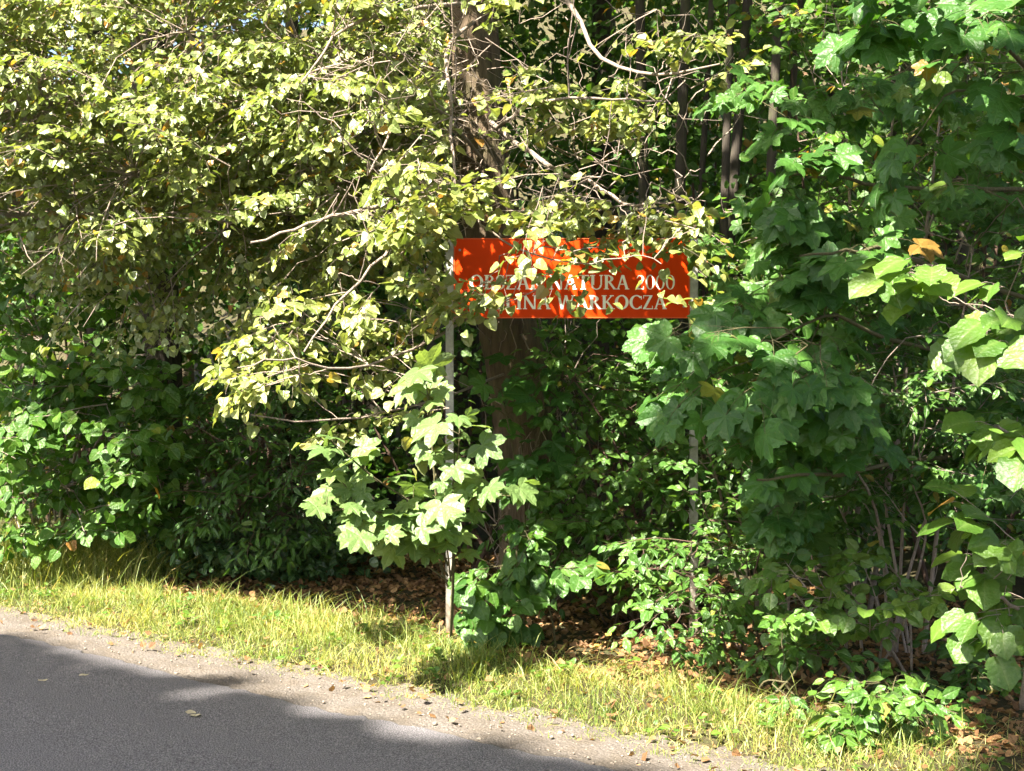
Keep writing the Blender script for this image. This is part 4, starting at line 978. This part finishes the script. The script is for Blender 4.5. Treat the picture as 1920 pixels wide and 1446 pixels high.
def tuft(name, label, cx, cy, rad, n, hm, tone_mu, spread=0.5, cat='grass'):
    base = np.array([cx, cy, float(gz(cx, cy))])
    r = bpy.data.objects.new(name, None); COL.objects.link(r); r.location = base; tag(r, label, cat)
    q = rng.normal(0, 1, (n, 2))*rad; pts = np.stack([cx + q[:, 0], cy + q[:, 1], gz(cx + q[:, 0], cy + q[:, 1])], 1)
    o = blades('blades', None, pts, hm*rng.uniform(0.5, 1.2, n), rng.uniform(0.003, 0.007, n), np.minimum(rng.gamma(1.8, 0.38, n), 1.6), np.clip(rng.normal(tone_mu, 0.2, n), 0, 1), parent=r, base=base); o['kind'] = 'stuff'
    return r
for px, py, rad, n, hm, mu, lb in ((60, 1085, 0.26, 1700, 0.38, 0.45, 'tall yellowing grass tussock at the far end of the verge'), (185, 1095, 0.22, 1300, 0.30, 0.50, 'tall grass tussock with dry orange blades behind the verge'), (290, 1090, 0.12, 360, 0.22, 0.35, 'shaded green grass tussock at the edge of the ivy'),
                                   (905, 1262, 0.035, 110, 0.13, 0.30, 'small bright green grass tuft at the foot of the left post'), (525, 1165, 0.10, 160, 0.16, 0.45, 'thin grass tuft on the leaf litter below the dogwood thicket'), (-60, 1080, 0.28, 1300, 0.38, 0.45, 'tall sunlit grass tussock cut by the picture edge'), (620, 1200, 0.10, 160, 0.15, 0.5, 'arching grass tuft where verge meets brown litter')):
    q = ground_at(px, py); tuft('grass_tussock', lb, q[0], q[1], rad, n, hm, mu)

def stalk(label, pts, r):
    b = np.array(pts[0]); pl = bpy.data.objects.new('weed_stalk', None); COL.objects.link(pl); pl.location = b; tag(pl, label, 'weed')
    pp = smooth_poly(pts, 14); V, Q = tubes([(pp - b, r, r*0.5)], 6); add('stem', mesh_from('stem', V, None, TWIG_GREEN, None, True, Q), pl)
    n = 26; i = rng.integers(3, 14, n); pos = pp[i] - b; D = rng.normal(0, 0.6, (n, 3)) + np.array([0, 0, 0.5])
    V, T, to, ve = merge_leaves('lance', 1, pos, D, rng.normal(0, 1, (n, 3)), rng.uniform(0.03, 0.07, n), rng.uniform(0.4, 0.9, n))
    o = add('leaves', mesh_from('leaves', V, T, GRASS, {'tone': to, 'vein': ve}, True), pl); o['kind'] = 'stuff'
q = ground_at(255, 1075)
stalk('tall pale weed stalk leaning over the grass beside the ivy', [q, P(235, 1020, q[1]), P(210, 965, q[1]), P(182, 905, q[1])], 0.006)
q = ground_at(85, 1080)
stalk('dry orange brown weed stalk bent over in the tall grass', [q, P(75, 1000, q[1]), P(60, 920, q[1]), P(85, 980, q[1])], 0.005)

# leaf litter
def litter(n, s0, s1, t0, t1, dens, lift=0.006):
    s = rng.uniform(s0, s1, n); t = rng.uniform(t0, t1, n); x, y = xy(s, t); m = rng.random(n) < dens(s, t)
    x, y = x[m], y[m]; return np.stack([x, y, gz(x, y) + rng.uniform(0.002, lift + 0.012, len(x))], 1)
L1 = litter(31000, 4.3, 7.4, -8.5, 3.2, lambda s, t: 0.04 + 0.96*sstep(-0.12, 0.30, s - inner(t)))
L2 = litter(2600, 3.7, 4.9, -8, 2, lambda s, t: 0.35 + 0*s, 0.03)
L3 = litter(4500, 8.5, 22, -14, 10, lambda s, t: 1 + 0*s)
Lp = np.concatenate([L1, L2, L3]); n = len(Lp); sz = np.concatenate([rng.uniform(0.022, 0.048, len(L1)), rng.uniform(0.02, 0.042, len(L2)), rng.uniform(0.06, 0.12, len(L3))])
ltone = np.clip(rng.normal(0.5, 0.22, n), 0, 1); ltone[-len(L3):] *= 0.3  # litter up the slope darkened in colour to stand in for shade
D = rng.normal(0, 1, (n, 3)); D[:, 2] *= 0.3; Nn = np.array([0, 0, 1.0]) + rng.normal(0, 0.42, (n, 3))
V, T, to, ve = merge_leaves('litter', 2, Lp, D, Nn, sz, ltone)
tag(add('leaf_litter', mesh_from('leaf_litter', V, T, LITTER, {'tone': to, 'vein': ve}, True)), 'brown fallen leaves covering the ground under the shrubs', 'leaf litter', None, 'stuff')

q = litter(600, 4.5, 7.5, -8, 3, lambda s, t: 1.0*(s > inner(t) + 0.05), 0.02); n = len(q)
D = rng.normal(0, 1, (n, 3)); D[:, 2] *= 0.3
V, T, to, ve = merge_leaves('syc', 1, q, D, np.array([0, 0, 1.0]) + rng.normal(0, 0.35, (n, 3)), rng.uniform(0.022, 0.045, n), np.clip(rng.normal(0.55, 0.25, n), 0, 1))
tag(add('maple_litter', mesh_from('maple_litter', V, T, LITTER, {'tone': to, 'vein': ve}, True)), 'curled brown lobed leaves lying among the smaller litter', 'leaf litter', None, 'stuff')
c = verge_points(110, 4.0, 4.75, -8.5, 1.6); n = len(c)*7; q = np.repeat(c, 7, axis=0) + rng.normal(0, 1, (n, 3))*np.array([0.022, 0.022, 0.0]); q[:, 2] += rng.uniform(0.01, 0.06, n)
D = q - np.repeat(c, 7, axis=0); D[:, 2] = 0.01
V, T, to, ve = merge_leaves('round', 1, q, D, np.array([0, 0, 1.0]) + rng.normal(0, 0.3, (n, 3)), rng.uniform(0.018, 0.045, n), rng.uniform(0.2, 0.85, n))
tag(add('verge_weeds', mesh_from('verge_weeds', V, T, HAZEL, {'tone': to, 'vein': ve}, True)), 'small broad leaved weeds scattered through the verge grass', 'weeds', None, 'stuff')
p = verge_points(8500, 3.9, 4.9, -9, 1.8); n = len(p); p[:, 2] += 0.004
blades('dry_thatch', 'flattened straw coloured dead grass lying on the verge', p, rng.uniform(0.02, 0.05, n), rng.uniform(0.002, 0.004, n), rng.uniform(1.2, 3.0, n), rng.uniform(0.75, 1.0, n), bend=2.6)

# gravel
gs = rng.uniform(3.58, 4.15, 2600); gt = rng.uniform(-9, 2, 2600); gx, gy = xy(gs, gt)
ph = (1 + 5**0.5)/2
ico = unit(np.array([(-1, ph, 0), (1, ph, 0), (-1, -ph, 0), (1, -ph, 0), (0, -1, ph), (0, 1, ph), (0, -1, -ph), (0, 1, -ph), (ph, 0, -1), (ph, 0, 1), (-ph, 0, -1), (-ph, 0, 1)], float))
icf = np.array([(0, 11, 5), (0, 5, 1), (0, 1, 7), (0, 7, 10), (0, 10, 11), (1, 5, 9), (5, 11, 4), (11, 10, 2), (10, 7, 6), (7, 1, 8), (3, 9, 4), (3, 4, 2), (3, 2, 6), (3, 6, 8), (3, 8, 9), (4, 9, 5), (2, 4, 11), (6, 2, 10), (8, 6, 7), (9, 8, 1)])
n = len(gx); gsz = rng.gamma(3, 0.0013, n)[:, None, None]; sq = rng.uniform(0.6, 1.2, (n, 1, 3))*np.array([1, 1, 0.7])
V = (ico[None]*gsz*sq + np.stack([gx, gy, np.full(n, -0.012) - 0.01*sstep(4.0, 4.2, gs)], 1)[:, None]).reshape(-1, 3); T = (icf[None] + (np.arange(n)*12)[:, None, None]).reshape(-1, 3)
PEB = plain('pebble', (0.19, 0.155, 0.122), 0.85, 0, 0.5, 60)
tag(add('gravel', mesh_from('gravel', V, T, PEB)), 'loose pale gravel scattered along the road edge', 'gravel', None, 'stuff')

# single leaves lying on the asphalt
PALE = leaf_material('bleached_leaf', [(0.0, (0.30, 0.24, 0.16)), (1.0, (0.46, 0.40, 0.29))], trans=0.1, rough=0.7, vein_amt=0.2, under=(0.4, 0.35, 0.25), spec=0.2)
for k, (px, py, sz, tn, lb) in enumerate(((367, 1342, 0.05, 0.92, 'pale curled fallen leaf lying alone on the asphalt'), (148, 1268, 0.045, 0.85, 'small pale fallen leaf on the asphalt near the gravel edge'), (72, 1280, 0.045, 0.85, 'brown fallen leaf on the asphalt at the picture edge'), (350, 1338, 0.045, 0.8, 'small tan leaf beside the pale curled leaf on the asphalt'))):
    q = ground_at(px, py); V, T, vn = template('litter', 0, k); V = V.copy(); V[:, 2] = V[:, 2]*0.35; V[:, 2] -= V[:, 2].min()
    o = add('fallen_leaf', mesh_from('fallen_leaf', V*sz, T, PALE, {'tone': np.full(len(V), tn), 'vein': vn}, True), None, (q[0], q[1], 0.001 + 0.03*max(0, min(1, (3.535 - st(q[0], q[1])[0])/3.135)))); o.rotation_euler = (0.0, 0.0, random.uniform(0, 6)); tag(o, lb, 'leaf')
